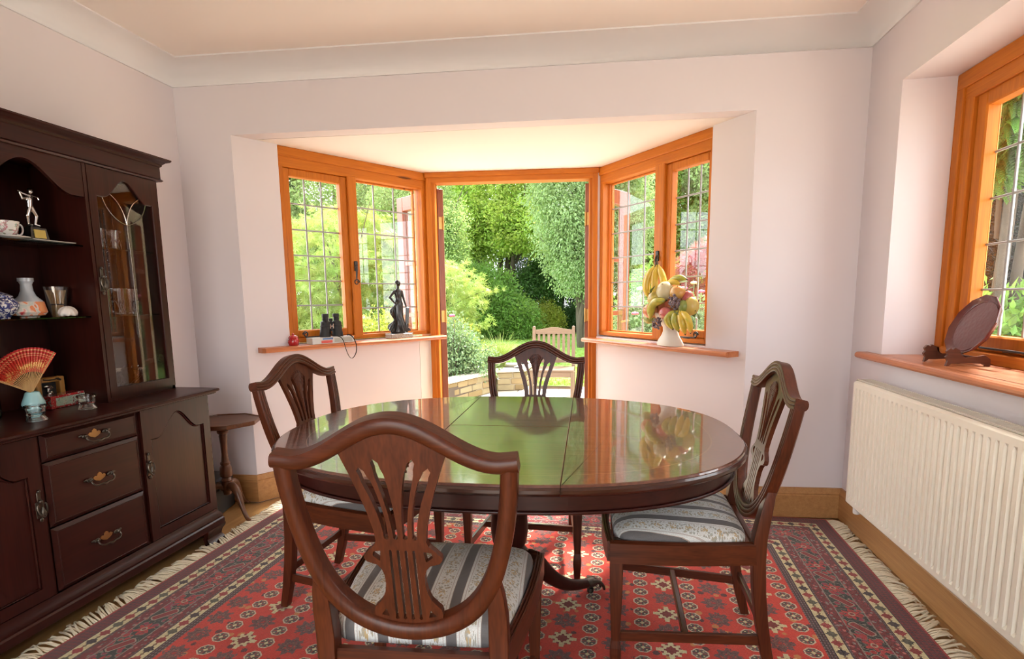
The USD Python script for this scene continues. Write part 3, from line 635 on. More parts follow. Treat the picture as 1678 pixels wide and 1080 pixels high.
def make_chair(label):
    t = thing('dining_chair', label, 'chair', (0, 0, 0), 0)
    # shield: stiles and bottom curve in one sweep
    half = [(0.2245, 0.872), (0.2235, 0.835), (0.220, 0.795), (0.2145, 0.75), (0.2055, 0.70), (0.193, 0.65), (0.174, 0.60), (0.146, 0.555), (0.105, 0.518), (0.055, 0.495), (0.0, 0.487)]
    path2 = spline(half + [(-x, z) for x, z in half[::-1]][1:], 75)
    P3 = np.array([on_back(x, z) for x, z in path2]); tang = np.gradient(P3, axis=0); tang /= np.linalg.norm(tang, axis=1, keepdims=True)
    side = np.cross(tang, DN); side /= np.linalg.norm(side, axis=1, keepdims=True)
    w = np.interp(path2[:, 1], [0.487, 0.6, 0.88], [1.22, 1.12, 1.0])
    obj('shield_frame', sweep(P3, reeded(0.034, 0.034), side, DN, w), M_MAH['z'], t, smooth=40)
    xs = np.linspace(-0.2425, 0.2425, 61); zs = np.array([crest_z(x) for x in xs])
    C3 = np.array([on_back(x, z) for x, z in zip(xs, zs)]); tg = np.gradient(C3, axis=0); tg /= np.linalg.norm(tg, axis=1, keepdims=True)
    sd = np.cross(tg, DN); sd /= np.linalg.norm(sd, axis=1, keepdims=True)
    sd = -sd if sd[30][2] < 0 else sd
    cw = 1.0 + 0.10 * np.cos(np.clip(xs / 0.2425, -1, 1) * PI / 2)
    obj('crest_rail', sweep(C3, reeded(0.032, 0.038), sd, DN, cw), M_MAH['x'], t, smooth=40)
    v, f = extr(splat_polygon().simplify(0.0004), 0.0135, 'xz', -0.0068)
    v2 = np.array([on_back(x, z, y) for x, y, z in v])
    sp = obj('splat', (v2, f), M_MAH['z'], t, smooth=False)
    ears = []
    for k in range(-6, 7):
        a = k / 6.0
        p0, p1 = np.array([a * 0.005, 0.80]), np.array([a * 0.036, 0.912 - 0.022 * abs(a) ** 2])
        pm = (p0 + p1) / 2 + np.array([-a * 0.006, 0])
        q = spline([on_back(*p0, -0.0075), on_back(*pm, -0.0085), on_back(*p1, -0.0085)], 8)
        ears.append(tube(q, np.linspace(0.0014, 0.0024, 8), 5))
        for j in range(3 if abs(k) < 6 else 2):
            for s2 in (-1, 1):
                e = q[4 + j] + np.array([s2 * 0.003, 0, 0.002]); ears.append(ball(e, 0.0026, 0, (0.8, 0.9, 1.5)))
    q = spline([on_back(0, 0.80, -0.0075), on_back(0.002, 0.76, -0.0078), on_back(-0.001, 0.725, -0.007)], 8)
    ears.append(tube(q, np.linspace(0.003, 0.0012, 8), 5))
    obj('carving', cat(*ears), M_MAH['z'], sp, smooth=40, label='carved wheat-ear fan in relief')
    # legs
    for s in (-1, 1):
        f0 = [(s * 0.237, -0.215, z) for z in (0.452, 0.30, 0.125, 0.100, 0.080, 0.004)]
        f0 = [(s * (0.237 - 0.004 * (0.452 - p[2])), p[1], p[2]) for p in f0]
        obj('leg', square_leg(f0, [0.042, 0.038, 0.027, 0.033, 0.034, 0.024]), M_MAH['z'], t, smooth=False)
    for s in (-1, 1):
        zz = [0.010, 0.10, 0.20, 0.30, 0.40, 0.47, 0.53, 0.58, 0.625]
        yy = [0.262, 0.240, 0.222, 0.210, 0.204, 0.205, 0.2145, 0.2245, by(0.625) ]
        xx = [0.180, 0.183, 0.186, 0.188, 0.190, 0.190, 0.190, 0.188, 0.184]
        ww = [0.029, 0.032, 0.035, 0.037, 0.040, 0.042, 0.040, 0.034, 0.024]
        dd = [0.030, 0.034, 0.036, 0.037, 0.038, 0.038, 0.035, 0.030, 0.022]
        obj('leg', square_leg([(s * x_, y_, z_) for x_, y_, z_ in zip(xx, yy, zz)], ww, dd), M_MAH['z'], t, smooth=50)
    # seat rails: bowed front and sides
    fx_ = np.linspace(-0.25, 0.25, 15); fr_ = np.array([[x_, -0.232 - 0.022 * (1 - (x_ / 0.25) ** 2), 0.421] for x_ in fx_])
    prof = np.array([(-0.011, -0.033), (0.011, -0.033), (0.011, 0.030), (0.007, 0.033), (0.004, 0.030), (0.0, 0.033), (-0.004, 0.030), (-0.0075, 0.034), (-0.011, 0.030)])
    obj('seat_rail', sweep(fr_, prof, (0, -1, 0), (0, 0, 1)), M_MAH['x'], t, smooth=35)
    for s in (-1, 1):
        yy_ = np.linspace(-0.235, 0.20, 14); xx_ = np.interp(yy_, [-0.235, 0.20], [0.253, 0.198]) + 0.012 * np.sin(np.linspace(0, PI, 14))
        obj('seat_rail', sweep(np.stack([s * xx_, yy_, np.full(14, 0.421)], 1), prof, (s, 0, 0), (0, 0, 1)), M_MAH['y'], t, smooth=35)
    obj('seat_rail', bx(-0.19, 0.19, 0.192, 0.214, 0.372, 0.432, 0.004), M_MAH['x'], t, smooth=False)
    # domed drop-in seat
    n = 26; rings = []
    def edge(a):
        c, s_ = math.cos(a), math.sin(a); e = 0.20
        u = math.copysign(abs(c) ** e, c); v_ = math.copysign(abs(s_) ** e, s_)
        y_ = 0.196 * v_ - 0.020
        hw = np.interp(y_, [-0.235, 0.20], [0.241, 0.188]) + 0.010 * math.sin(PI * np.clip((y_ + 0.235) / 0.435, 0, 1))
        y2 = y_ - (0.018 * (1 - u * u) if v_ < 0 else 0) * (-v_ if v_ < 0 else 0)
        return np.array([u * hw, y2])
    ang = np.linspace(0, 2 * PI, 96, endpoint=False)
    E_ = np.array([edge(a) for a in ang]); cen = np.array([0, -0.02])
    for k, (sc, z_) in enumerate([(0.99, 0.425), (1.0, 0.448), (1.0, 0.456), (0.985, 0.467), (0.95, 0.477), (0.88, 0.487), (0.75, 0.497), (0.55, 0.505), (0.3, 0.509), (0.08, 0.510)]):
        rings.append(np.c_[cen + (E_ - cen) * sc, np.full(len(ang), z_)])
    obj('seat', loft(rings), M_FAB, t, smooth=60, label='domed seat in striped floral fabric')
    # stretchers
    for s in (-1, 1):
        obj('stretcher', tube_bar((s * 0.232, -0.215, 0.135), (s * 0.183, 0.235, 0.135), 0.015, 0.030), M_MAH['y'], t, smooth=False)
    obj('stretcher', tube_bar((-0.208, 0.0, 0.135), (0.208, 0.0, 0.135), 0.018, 0.026), M_MAH['x'], t, smooth=False)
    obj('stretcher', tube_bar((-0.182, 0.237, 0.16), (0.182, 0.237, 0.16), 0.015, 0.028), M_MAH['x'], t, smooth=False)
    return t
def tube_bar(a, b, w, h):
    a, b = np.asarray(a, float), np.asarray(b, float); d = (b - a) / np.linalg.norm(b - a); sd = np.cross(d, [0, 0, 1])
    c = 0.15
    pr = np.array([(-w / 2, -h / 2), (w / 2, -h / 2), (w / 2, h / 2 - c * w), (w / 2 - c * w, h / 2), (-w / 2 + c * w, h / 2), (-w / 2, h / 2 - c * w)])
    return sweep([a, (a + b) / 2, b], pr, sd, (0, 0, 1))
ZR = 0.012
chair0 = make_chair('mahogany shield-back chair nearest the camera, seen from behind')
def place(p, x, y, rz):
    xf = UsdGeom.Xform(p); ops = xf.GetOrderedXformOps(); ops[0].Set(Gf.Vec3d(x, y, ZR)); ops[1].Set(rz)
place(chair0, -0.424, 1.244, 183.9)
GCH = 'shield-back chairs round the dining table'
tag(chair0, group=GCH)
dup(chair0, (-0.353, 2.400, ZR), 0.0, 'mahogany shield-back chair at the far side of the table before the garden door', GCH)
dup(chair0, (0.250, 1.850, ZR), -90.5, 'mahogany shield-back chair at the right end of the table by the radiator', GCH)
dup(chair0, (-0.953, 1.965, ZR), 84.4, 'mahogany shield-back chair at the left end of the table under the bay sill', GCH)

# ---------------------------------------------------------------- dining table
ZT, TA, TB, TN = 0.750, 0.778, 0.612, 2.42
tab = thing('dining_table', 'oval mahogany extending pedestal dining table with polished top', 'table', (-0.345, 1.857, ZR), math.degrees(0.036))
ZT -= ZR
def oval(a, b, n=160, p=TN):
    t = np.linspace(0, 2 * PI, n, endpoint=False); c, s = np.cos(t), np.sin(t)
    return np.stack([a * np.sign(c) * np.abs(c) ** (2 / p), b * np.sign(s) * np.abs(s) ** (2 / p)], 1)
def top_mesh(x0, x1, y0, y1, part=0):
    layers = [(0.026, -0.032), (0.010, -0.030), (0.004, -0.026), (0.0, -0.020), (0.0, -0.012), (0.004, -0.007), (0.007, -0.006), (0.009, -0.0016), (0.0125, 0.0)]
    layers = layers[6:] if part else layers[:7]
    rings = []
    for i, z in layers:
        e_ = 0.0016 if z == 0.0 else 0.0
        r = oval(TA - i, TB - i, 200); r = np.c_[np.clip(r[:, 0], x0 + e_, x1 - e_), np.clip(r[:, 1], y0 + e_, y1 - e_)]
        rings.append(np.c_[r, np.full(len(r), ZT + z)])
    return loft(rings)
M_EDGE = wood('table_edge', (0.020, 0.0045, 0.003), (0.050, 0.012, 0.006), 'x', 0.25, 0.5, coat_rough=0.05)
SX0, SX1, SYM = -0.213, 0.214, 0.012
g = 0.0007
for nm, bnds, mt in (('tabletop_half', (-2, SX0 - g, -2, 2), M_TOP), ('tabletop_half', (SX1 + g, 2, -2, 2), M_TOP), ('leaf', (SX0 + g, SX1 - g, -2, SYM - g), M_LEAF), ('leaf', (SX0 + g, SX1 - g, SYM + g, 2), M_LEAF)):
    top_ = obj(nm, top_mesh(*bnds, 1), mt, tab, smooth=False)
    obj('edge_moulding', top_mesh(*bnds, 0), M_EDGE, top_, smooth=25, label='dark moulded edge')
def rim(inset, prof, n=200):
    r = oval(TA - inset, TB - inset, n); d = np.roll(r, -1, 0) - np.roll(r, 1, 0); nn = np.stack([d[:, 1], -d[:, 0]], 1); nn /= np.linalg.norm(nn, axis=1, keepdims=True)
    return loft([np.array([[*(r[i] + o * nn[i]), ZT + z] for o, z in prof]) for i in range(n)], closed_path=True)
obj('apron', rim(0.040, [(0, -0.030), (0, -0.082), (-0.02, -0.082), (-0.02, -0.030)]), M_DARK['x'], tab, smooth=30)
obj('bead', rim(0.034, [(0.0, -0.032), (0.0, -0.038), (-0.01, -0.040), (-0.01, -0.032)]), M_DARK['x'], tab, smooth=30)
obj('bead', rim(0.036, [(0.004 * math.cos(a_), -0.083 + 0.005 * math.sin(a_)) for a_ in np.linspace(0, 2 * PI, 8, endpoint=False)]), M_DARK['x'], tab, smooth=60)
obj('underframe', cat(bx(-0.42, 0.42, -0.05, 0.05, ZT - 0.075, ZT - 0.033), bx(-0.05, 0.05, -0.42, 0.42, ZT - 0.075, ZT - 0.033), bx(-0.16, 0.16, -0.16, 0.16, ZT - 0.09, ZT - 0.07)), M_DARK['x'], tab, smooth=False)
obj('pedestal', lathe([(0.0, 0.150), (0.062, 0.150), (0.066, 0.20), (0.060, 0.235), (0.050, 0.25), (0.066, 0.262), (0.068, 0.275), (0.060, 0.285), (0.052, 0.295), (0.062, 0.315), (0.068, 0.36), (0.064, 0.42), (0.052, 0.48), (0.046, 0.52), (0.058, 0.535), (0.060, 0.55), (0.048, 0.56), (0.050, 0.60), (0.085, 0.65), (0.0, 0.652)], 32), M_DARK['z'], tab, smooth=40)
cl = np.array([-0.005, 2.150]) - np.array([-0.345, 1.857]); a0 = math.atan2(cl[1], cl[0]) - 0.036 
RL = float(np.linalg.norm(cl))
for k in range(3):
    a = a0 + k * 2 * PI / 3
    c, s = math.cos(a), math.sin(a)
    rr = np.array([0.045, 0.085, 0.13, 0.18, 0.23, 0.28, 0.335]) * RL / 0.40 * 1.0; zz = [0.225, 0.215, 0.160, 0.105, 0.068, 0.050, 0.042]
    path = spline([(r_ * c, r_ * s, z_) for r_, z_ in zip(rr, zz)], 26)
    h = np.interp(np.linspace(0, 1, 26), [0, 0.35, 1], [0.040, 0.032, 0.017]); 
    t_, u_, b_ = frames(path, (0, 0, 1))
    obj('leg', loft([path[i] + np.array([[h[i] * q[0] * 0.0, 0, 0] for q in [(0, 0)]]) + np.array([u_[i] * h[i] * math.sin(w_) + b_[i] * (0.020 + 0.006 * (1 - i / 25)) * math.cos(w_) for w_ in np.linspace(0, 2 * PI, 14, endpoint=False)]) for i in range(26)]), M_DARK['x'], tab, smooth=40)
    e = path[-1]; R1 = np.array([c, s, 0]); S1 = np.array([-s, c, 0])
    claw = [sweep([e - R1 * 0.02, e, e + R1 * 0.012], [(0.024 * math.cos(q), 0.020 * math.sin(q)) for q in np.linspace(0, 2 * PI, 12, endpoint=False)], S1, (0, 0, 1))]
    for j in (-1, 0, 1):
        d_ = R1 * 1.0 + S1 * 0.30 * j
        q = spline([e + S1 * 0.013 * j + [0, 0, 0.004], e + d_ * 0.025 + S1 * 0.012 * j + [0, 0, 0.003], e + d_ * 0.048 + S1 * 0.008 * j + [0, 0, -0.018], e + d_ * 0.054 + S1 * 0.008 * j + [0, 0, -0.036]], 9)
        claw.append(tube(q, np.linspace(0.011, 0.005, 9), 8))
    obj('claw_foot', cat(*claw), M_BRONZE, tab, smooth=50, label='cast metal lion-paw toe cap')
    obj('caster', lathe([(0, 0.0), (0.012, 0.001), (0.014, 0.008), (0.012, 0.018), (0.0, 0.02)], 14, tuple(e * [1, 1, 0])), M_BRONZE, tab)

# ---------------------------------------------------------------- radiator
rad = thing('radiator', 'cream white fluted panel radiator on the right wall under the side window', 'radiator', (XR - 0.008, 2.757, 0.0), -90)
RLn, rz0, rz1 = 1.85, 0.205, 0.800
yb, yfr = -0.028, -0.100
n = int((RLn - 0.04) / 0.036); xs_, pts = 0.022, []
prof = [(0.0, yfr + 0.03), (0.0, yfr + 0.006), (0.004, yfr), (0.016, yfr)]
for k in range(n):
    x0 = 0.020 + k * 0.036
    prof += [(x0 + 0.004, yfr), (x0 + 0.009, yfr + 0.0085), (x0 + 0.018, yfr + 0.0085), (x0 + 0.023, yfr)]
prof += [(RLn - 0.004, yfr), (RLn, yfr + 0.006), (RLn, yfr + 0.03)]
prof = np.array(prof); flat = np.where(prof[:, 1] > yfr + 0.0065, np.where(prof[:, 1] < yfr + 0.02, yfr, prof[:, 1]), prof[:, 1])
flat[0], flat[-1] = yfr + 0.03, yfr + 0.03
def ring(z, k, inn=0.0):
    y = flat + (prof[:, 1] - flat) * k + inn
    return np.r_[np.c_[prof[:, 0], y, np.full(len(prof), z)], [[RLn, yfr + 0.034, z], [0, yfr + 0.034, z]]]
obj('front_panel', loft([ring(rz0, 0, 0.012), ring(rz0 + 0.006, 0, 0.003), ring(rz0 + 0.010, 0), ring(rz0 + 0.030, 0), ring(rz0 + 0.044, 1), ring(rz1 - 0.046, 1), ring(rz1 - 0.032, 0), ring(rz1 - 0.010, 0), ring(rz1 - 0.006, 0, 0.003), ring(rz1, 0, 0.012)]), M_RAD, rad, smooth=30)
obj('back_panel', bx(0.0, RLn, yb - 0.014, yb, rz0, rz1, 0.004), M_RAD, rad, smooth=False)
gr = [bx(0.0, RLn, yfr + 0.014, yfr + 0.020, rz1 + 0.002, rz1 + 0.008), bx(0.0, RLn, yb - 0.006, yb, rz1 + 0.002, rz1 + 0.008)]
for k in range(int(RLn / 0.012)): gr.append(bx(0.004 + k * 0.012, 0.009 + k * 0.012, yfr + 0.014, yb, rz1 + 0.003, rz1 + 0.007))
obj('top_grille', cat(*gr), M_RAD, rad, smooth=False)
for xx in (0.0, RLn - 0.003): obj('side_panel', bx(xx, xx + 0.003, yfr + 0.012, yb, rz0 + 0.02, rz1 + 0.006), M_RAD, rad, smooth=False)
obj('valve', cat(lathe([(0, 0.165), (0.016, 0.165), (0.017, 0.172), (0.017, 0.215), (0.013, 0.222), (0, 0.222)], 16, (-0.012 + 0.045, -0.06, 0)), tube([(0.033, -0.06, 0.19), (0.033, -0.02, 0.185), (0.033, -0.004, 0.185)], 0.0075, 8)), M_WHITE, rad, label='white radiator valve')
for xx in (0.25, 1.5): obj('bracket', cat(bx(xx, xx + 0.03, yb, -0.002, 0.35, 0.70), bx(xx, xx + 0.03, yfr + 0.03, -0.002, rz0 + 0.01, rz0 + 0.03)), M_RAD, rad, smooth=False)
cb = spline([(XR - 0.012, 2.74 - 0.1 * k, 0.176 + 0.003 * math.sin(k * 1.3)) for k in range(20)], 80)
obj('cable', tube(cb, 0.0035, 6), M_WHITE, cat='cable', label='thin white cable running along the top of the right skirting')
# ---------------------------------------------------------------- sideboard with glazed display top
CW, CY = 1.228, 1.7365                                     # body width, centre along the wall
cab = thing('display_cabinet', 'dark mahogany sideboard with drawers and glazed display top against the left wall', 'cabinet', (-2.372, CY, 0.0), 90)
# local: x along the wall (to the right in the picture), front towards -y
h = CW / 2; yF = -0.432
ZP, ZK = 0.165, 0.755
obj('carcass', cat(bx(-h, -h + 0.018, yF + 0.02, 0, ZP, ZK), bx(h - 0.018, h, yF + 0.02, 0, ZP, ZK), bx(-h, h, -0.012, 0, ZP, ZK), bx(-h, h, yF + 0.02, 0, ZP, ZP + 0.018), bx(-h, h, yF + 0.016, 0, ZK - 0.012, ZK), bx(-0.212, -0.199, yF + 0.012, 0, ZP, ZK), bx(0.199, 0.212, yF + 0.012, 0, ZP, ZK), bx(-0.2, 0.2, yF + 0.02, -0.01, 0.647, 0.651), bx(-0.2, 0.2, yF + 0.02, -0.01, 0.407, 0.411)), M_DARK['z'], cab, smooth=False)
ogee = [(0, 0.080), (0.020, 0.080), (0.022, 0.086), (0.022, 0.112), (0.016, 0.118), (0.018, 0.126), (0.014, 0.138), (0.005, 0.150), (0.0, ZP), (-0.03, ZP), (-0.03, 0.08)]
obj('plinth', mould([(-h, 0.0), (-h, yF + 0.005), (h, yF + 0.005), (h, 0.0)], [(-a if False else a, z) for a, z in ogee]), M_DARK['x'], cab, smooth=30)
for sx in (-1, 1):
    fp_ = [(0.024, 0.0), (0.027, 0.006), (0.014, 0.020), (0.006, 0.036), (0.010, 0.056), (0.020, 0.072), (0.0225, 0.086), (0, 0.086), (-0.01, 0.04), (0.0, 0.0)]
    q = [(sx * (h - 0.10), yF + 0.003), (sx * (h + 0.002), yF + 0.003), (sx * (h + 0.002), yF + 0.15)]
    obj('foot', mould(q if sx > 0 else q[::-1], fp_), M_DARK['x'], cab, smooth=30)
# worktop with thumb-moulded edge
ct = [(0.0, 0.753), (0.020, 0.753), (0.026, 0.757), (0.026, 0.761), (0.034, 0.764), (0.038, 0.770), (0.036, 0.777), (0.030, 0.780), (0.0, 0.780), (-0.1, 0.780), (-0.1, 0.753)]
obj('worktop', cat(mould([(-h, 0.0), (-h, yF), (h, yF), (h, 0.0)], ct), bx(-h + 0.05, h - 0.05, yF + 0.05, 0, 0.756, 0.7798)), M_DARK['x'], cab, smooth=30)
def arched(x0, x1, z1, drop, n=30):
    """Underside of a shaped top rail: shoulders low, a bell in the middle."""
    xs = np.linspace(x0, x1, n); t = np.abs((xs - (x0 + x1) / 2) / ((x1 - x0) / 2))
    z = z1 - drop * (1 - 0.5 * (1 + np.cos(PI * np.clip(t / 0.78, 0, 1))))
    return list(zip(xs, z))
def panel_door(x0, x1, z0, z1, hinge_right, knob_x):
    w = 0.042; y0, y1 = yF, yF + 0.018
    inner = [(x0 + w, z0 + w), (x1 - w, z0 + w)] + arched(x0 + w, x1 - w, z1 - 0.040, 0.095)[::-1]
    frame = sbox(x0, z0, x1, z1).difference(Polygon(inner))
    d = obj('door', extr(frame, 0.018, 'xz', y0), M_DARK['z'], cab, smooth=False)
    P_ = Polygon(inner)
    obj('panel', cat(extr(P_.buffer(0.003), 0.006, 'xz', y0 + 0.010), ), M_DARK['z'], d, smooth=False)
    bead = np.array(P_.buffer(-0.004).exterior.coords)[:-1]
    obj('panel_bead', tube(np.c_[bead[:, 0], np.full(len(bead), y0 + 0.008), bead[:, 1]], 0.0045, 6, hint=(0, 1, 0), closed=True), M_DARK['x'], d, smooth=50)
    drop_pull(d, knob_x, (z0 + z1) / 2 + 0.05, y0)
    return d
def drop_pull(par, x, z, y, s=1.0):
    plate = lathe([(0, 0), (0.007, 0.0), (0.009, 0.003), (0.0, 0.005)], 10)
    b = [bx(x - 0.007, x + 0.007, y - 0.004, y + 0.001, z + 0.012, z + 0.045, 0.002), ball((x, y - 0.004, z + 0.048), 0.006, 1), ball((x, y - 0.008, z + 0.012), 0.007, 1),
         bx(x - 0.014, x + 0.014, y - 0.003, y + 0.001, z - 0.048, z + 0.012, 0.003), ball((x, y - 0.003, z - 0.055), 0.007, 1, (1, .5, 1.2))]
    p = spline([(x - 0.011, y - 0.010, z + 0.004), (x - 0.014, y - 0.014, z - 0.022), (x, y - 0.016, z - 0.042), (x + 0.014, y - 0.014, z - 0.022), (x + 0.011, y - 0.010, z + 0.004)], 20)
    b += [tube(p, 0.0032, 6), lathe([(0, -0.018), (0.006, -0.016), (0.009, -0.006), (0.005, 0.004), (0.003, 0.012), (0, 0.014)], 10, (x, y - 0.014, z - 0.020))]
    obj('handle', cat(*b), M_BRONZE, par, smooth=45, label='dark bronze drop handle')
def bail_pull(par, z, y):
    out = [(-0.026, 0.0), (-0.030, 0.008), (-0.022, 0.014), (-0.012, 0.011), (-0.009, 0.021), (0.0, 0.027), (0.009, 0.021), (0.012, 0.011), (0.022, 0.014), (0.030, 0.008), (0.026, 0.0), (0.016, -0.006), (0.0, -0.012), (-0.016, -0.006)]
    h_ = obj('handle', extr(affinity.translate(affinity.scale(Polygon(out), 0.85, 0.85, origin=(0, 0)).buffer(0.001), 0, z + 0.002), 0.0022, 'xz', y - 0.0022), M_COPPER, par, smooth=False, label='coppery pierced back plate with bail handle')
    b = []
    for s in (-1, 1):
        b += [ball((s * 0.042, y - 0.004, z + 0.006), 0.010, 1, (1.3, .5, .9)), ball((s * 0.044, y - 0.012, z + 0.008), 0.0065, 1), ball((s * 0.058, y - 0.003, z + 0.009), 0.006, 1, (1.6, .5, .8))]
    p = spline([(-0.044, y - 0.012, z + 0.006), (-0.046, y - 0.020, z - 0.006), (-0.030, y - 0.024, z - 0.016), (-0.012, y - 0.025, z - 0.016), (0, y - 0.026, z - 0.019), (0.012, y - 0.025, z - 0.016), (0.030, y - 0.024, z - 0.016), (0.046, y - 0.020, z - 0.006), (0.044, y - 0.012, z + 0.006)], 34)
    b.append(tube(p, np.interp(np.abs(np.linspace(-1, 1, 34)), [0, .3, 1], [0.0048, 0.0034, 0.0034]), 7))
    obj('bail', cat(*b), M_BRONZE, h_, smooth=50, label='dark bronze bail')
M_COPPER = plain('coppery_brass', (0.40, 0.24, 0.10), 0.4, 0.2, 300, metallic=0.9)
for z0, z1 in ((0.652, 0.750), (0.412, 0.646), (0.170, 0.406)):
    body = hull([(x * 0.199, yF + 0.022, z) for x in (-1, 1) for z in (z0, z1)] + [(x * 0.199, yF + 0.008, z) for x in (-1, 1) for z in (z0, z1)] + [(x * 0.184, yF, z) for x in (-1, 1) for z in (z0 + 0.013, z1 - 0.013)])
    d = obj('drawer', body, M_DARK['x'], cab, smooth=False)
    obj('cock_bead', frame4(-0.185, 0.185, z0 + 0.012, z1 - 0.012, 0.004, yF - 0.002, yF + 0.006, 0.001), M_DARK['x'], d, smooth=False)
    bail_pull(d, (z0 + z1) / 2, yF - 0.0005)
panel_door(0.214, h - 0.003, 0.170, 0.752, True, 0.232)
panel_door(-h + 0.003, -0.214, 0.170, 0.752, False, -0.232)
# display top
hb, yH = 0.618, -0.272                                      # half width, front of the upper part
zb0, zb1 = 0.780, 1.772
obj('hutch_side', bx(-hb, -hb + 0.018, yH + 0.02, 0, zb0, zb1), M_DARK['z'], cab, smooth=False)
obj('hutch_side', bx(hb - 0.018, hb, yH + 0.02, 0, zb0, zb1), M_DARK['z'], cab, smooth=False)
for s in (-1, 1): obj('hutch_partition', bx(s * 0.226, s * 0.240, yH + 0.002, -0.008, zb0, zb1), M_DARK['z'], cab, smooth=False)
obj('hutch_back', bx(-hb, hb, -0.010, 0, zb0, zb1), M_DARK['z'], cab, smooth=False)
obj('hutch_top', bx(-hb, hb, yH + 0.02, 0, zb1 - 0.01, zb1 + 0.01), M_DARK['x'], cab, smooth=False)
for s in (-1, 1): obj('hutch_base', bx(s * 0.240, s * hb, yH + 0.02, -0.01, zb0, zb0 + 0.022), M_DARK['x'], cab, smooth=False)
co = [(0, zb1 - 0.004), (0.006, zb1 - 0.004), (0.012, zb1 + 0.002), (0.006, zb1 + 0.008), (0.004, zb1 + 0.010), (0.004, zb1 + 0.062), (0.010, zb1 + 0.066), (0.012, zb1 + 0.074), (0.022, zb1 + 0.084), (0.034, zb1 + 0.088), (0.040, zb1 + 0.094), (0.040, zb1 + 0.100), (0, zb1 + 0.100), (-0.04, zb1 + 0.100), (-0.04, zb1 - 0.004)]
obj('cornice', mould([(-hb, 0.0), (-hb, yH), (hb, yH), (hb, 0.0)], co), M_DARK['x'], cab, smooth=30)
obj('hutch_roof', bx(-hb + 0.02, hb - 0.02, yH + 0.03, 0, zb1 + 0.08, zb1 + 0.099), M_DARK['x'], cab, smooth=False)
ap = Polygon([(-0.226, zb1), (0.226, zb1)] + [(x, z) for x, z in arched(-0.226, 0.226, zb1 - 0.040, 0.100)][::-1])
obj('arched_rail', extr(ap, 0.016, 'xz', yH + 0.004), M_DARK['x'], cab, smooth=False)
for z in (1.150, 1.440):
    obj('glass_shelf', bx(-0.224, 0.224, yH + 0.035, -0.012, z - 0.006, z, 0.001), M_SHELF if 'M_SHELF' in globals() else pane_mat('smoked_shelf_glass', (0.35, 0.40, 0.38), 1.5), cab, smooth=False)
M_MIRROR = plain('mirror', (0.80, 0.80, 0.78), 0.02, metallic=1.0)
M_SHELF = pane_mat('shelf_glass', (0.80, 0.86, 0.83), 1.5)
for s in (-1, 1):
    x0, x1 = (0.242, hb - 0.020) if s > 0 else (-hb + 0.020, -0.242)
    w = 0.034
    inner = [(x0 + w, zb0 + 0.058), (x1 - w, zb0 + 0.058)] + arched(x0 + w, x1 - w, zb1 - 0.038, 0.085)[::-1]
    d = obj('glazed_door', extr(sbox(x0, zb0 + 0.020, x1, zb1 - 0.006).difference(Polygon(inner)), 0.020, 'xz', yH), M_DARK['z'], cab, smooth=False)
    obj('glass', extr(Polygon(inner).buffer(0.006), 0.003, 'xz', yH + 0.010), M_PANE, d, smooth=False)
    ob = np.array(Polygon(inner).exterior.coords)[:-1]
    obj('glass_bead', tube(np.c_[ob[:, 0], np.full(len(ob), yH + 0.004), ob[:, 1]], 0.004, 6, hint=(0, 1, 0), closed=True), M_DARK['x'], d, smooth=50)
    obj('mirror_back', bx(x0 + 0.002, x1 - 0.002, -0.0125, -0.0105, zb0 + 0.022, zb1 - 0.012), M_MIRROR, cab, smooth=False, label='mirror glass back of the glazed compartment')
    # two leaf shapes of bright lead on the glass
    xc, zc = (x0 + x1) / 2, 1.545
    for q in (-1, 1):
        lf = spline([(xc, yH + 0.008, zc), (xc + q * 0.060, yH + 0.008, zc + 0.025), (xc + q * 0.102, yH + 0.008, zc + 0.080), (xc + q * 0.112, yH + 0.008, zc + 0.130)], 18)
        lf2 = spline([(xc, yH + 0.008, zc), (xc + q * 0.016, yH + 0.008, zc + 0.055), (xc + q * 0.060, yH + 0.008, zc + 0.112), (xc + q * 0.112, yH + 0.008, zc + 0.130)], 18)
        obj('lead_leaf', cat(tube(lf, 0.0018, 5), tube(lf2, 0.0018, 5)), M_SILVER, d, smooth=50, label='leaf outline of bright lead on the glass')
    obj('lead_line', tube([(xc, yH + 0.008, zc), (xc + 0.004, yH + 0.008, zc - 0.16), (xc + 0.006, yH + 0.008, zc - 0.5)], 0.0012, 5), M_SILVER, d)
    drop_pull(d, x0 + 0.017 if s > 0 else x1 - 0.017, 1.30, yH)
    for z in (1.150, 1.440): obj('glass_shelf', bx(x0 + 0.0, x1, yH + 0.035, -0.012, z - 0.006, z, 0.001), M_SHELF, cab, smooth=False)

def cabpt(x, y, z):                                         # cabinet frame -> world
    return (-2.372 - y, CY + x, z)
# ---------------------------------------------------------------- what stands in and on the cabinet
def tumbler(name, x, y, z, label, r=0.036, hgt=0.088, group=None):
    t = thing(name, label, 'drinking glass', cabpt(x, y, z), 90, group)
    obj('bowl', lathe([(r * 0.80, 0.0), (r * 0.84, 0.003), (r * 0.90, hgt * 0.45), (r * 1.0, hgt), (r * 0.96, hgt), (r * 0.85, hgt * 0.45), (r * 0.7, 0.010), (0, 0.009)], 24, cap=True), M_CRYSTAL, t, smooth=40)
    cuts = []
    for k in range(14):
        a = k * 2 * PI / 14
        for dz, da in ((0.14, 0.22), (0.14, -0.22)):
            p = [(r * 0.88 * math.cos(a - da), r * 0.88 * math.sin(a - da), hgt * 0.08), (r * 0.96 * math.cos(a + da), r * 0.96 * math.sin(a + da), hgt * 0.52)]
            cuts.append(tube(p, [0.0012, 0.0028], 4))
    obj('cut_pattern', cat(*cuts), M_CRYSTAL, t, smooth=False)
    return t
GL = ('cut-glass tumblers on the upper shelf behind the cabinet glass', 'cut-glass tumblers on the middle shelf behind the cabinet glass')
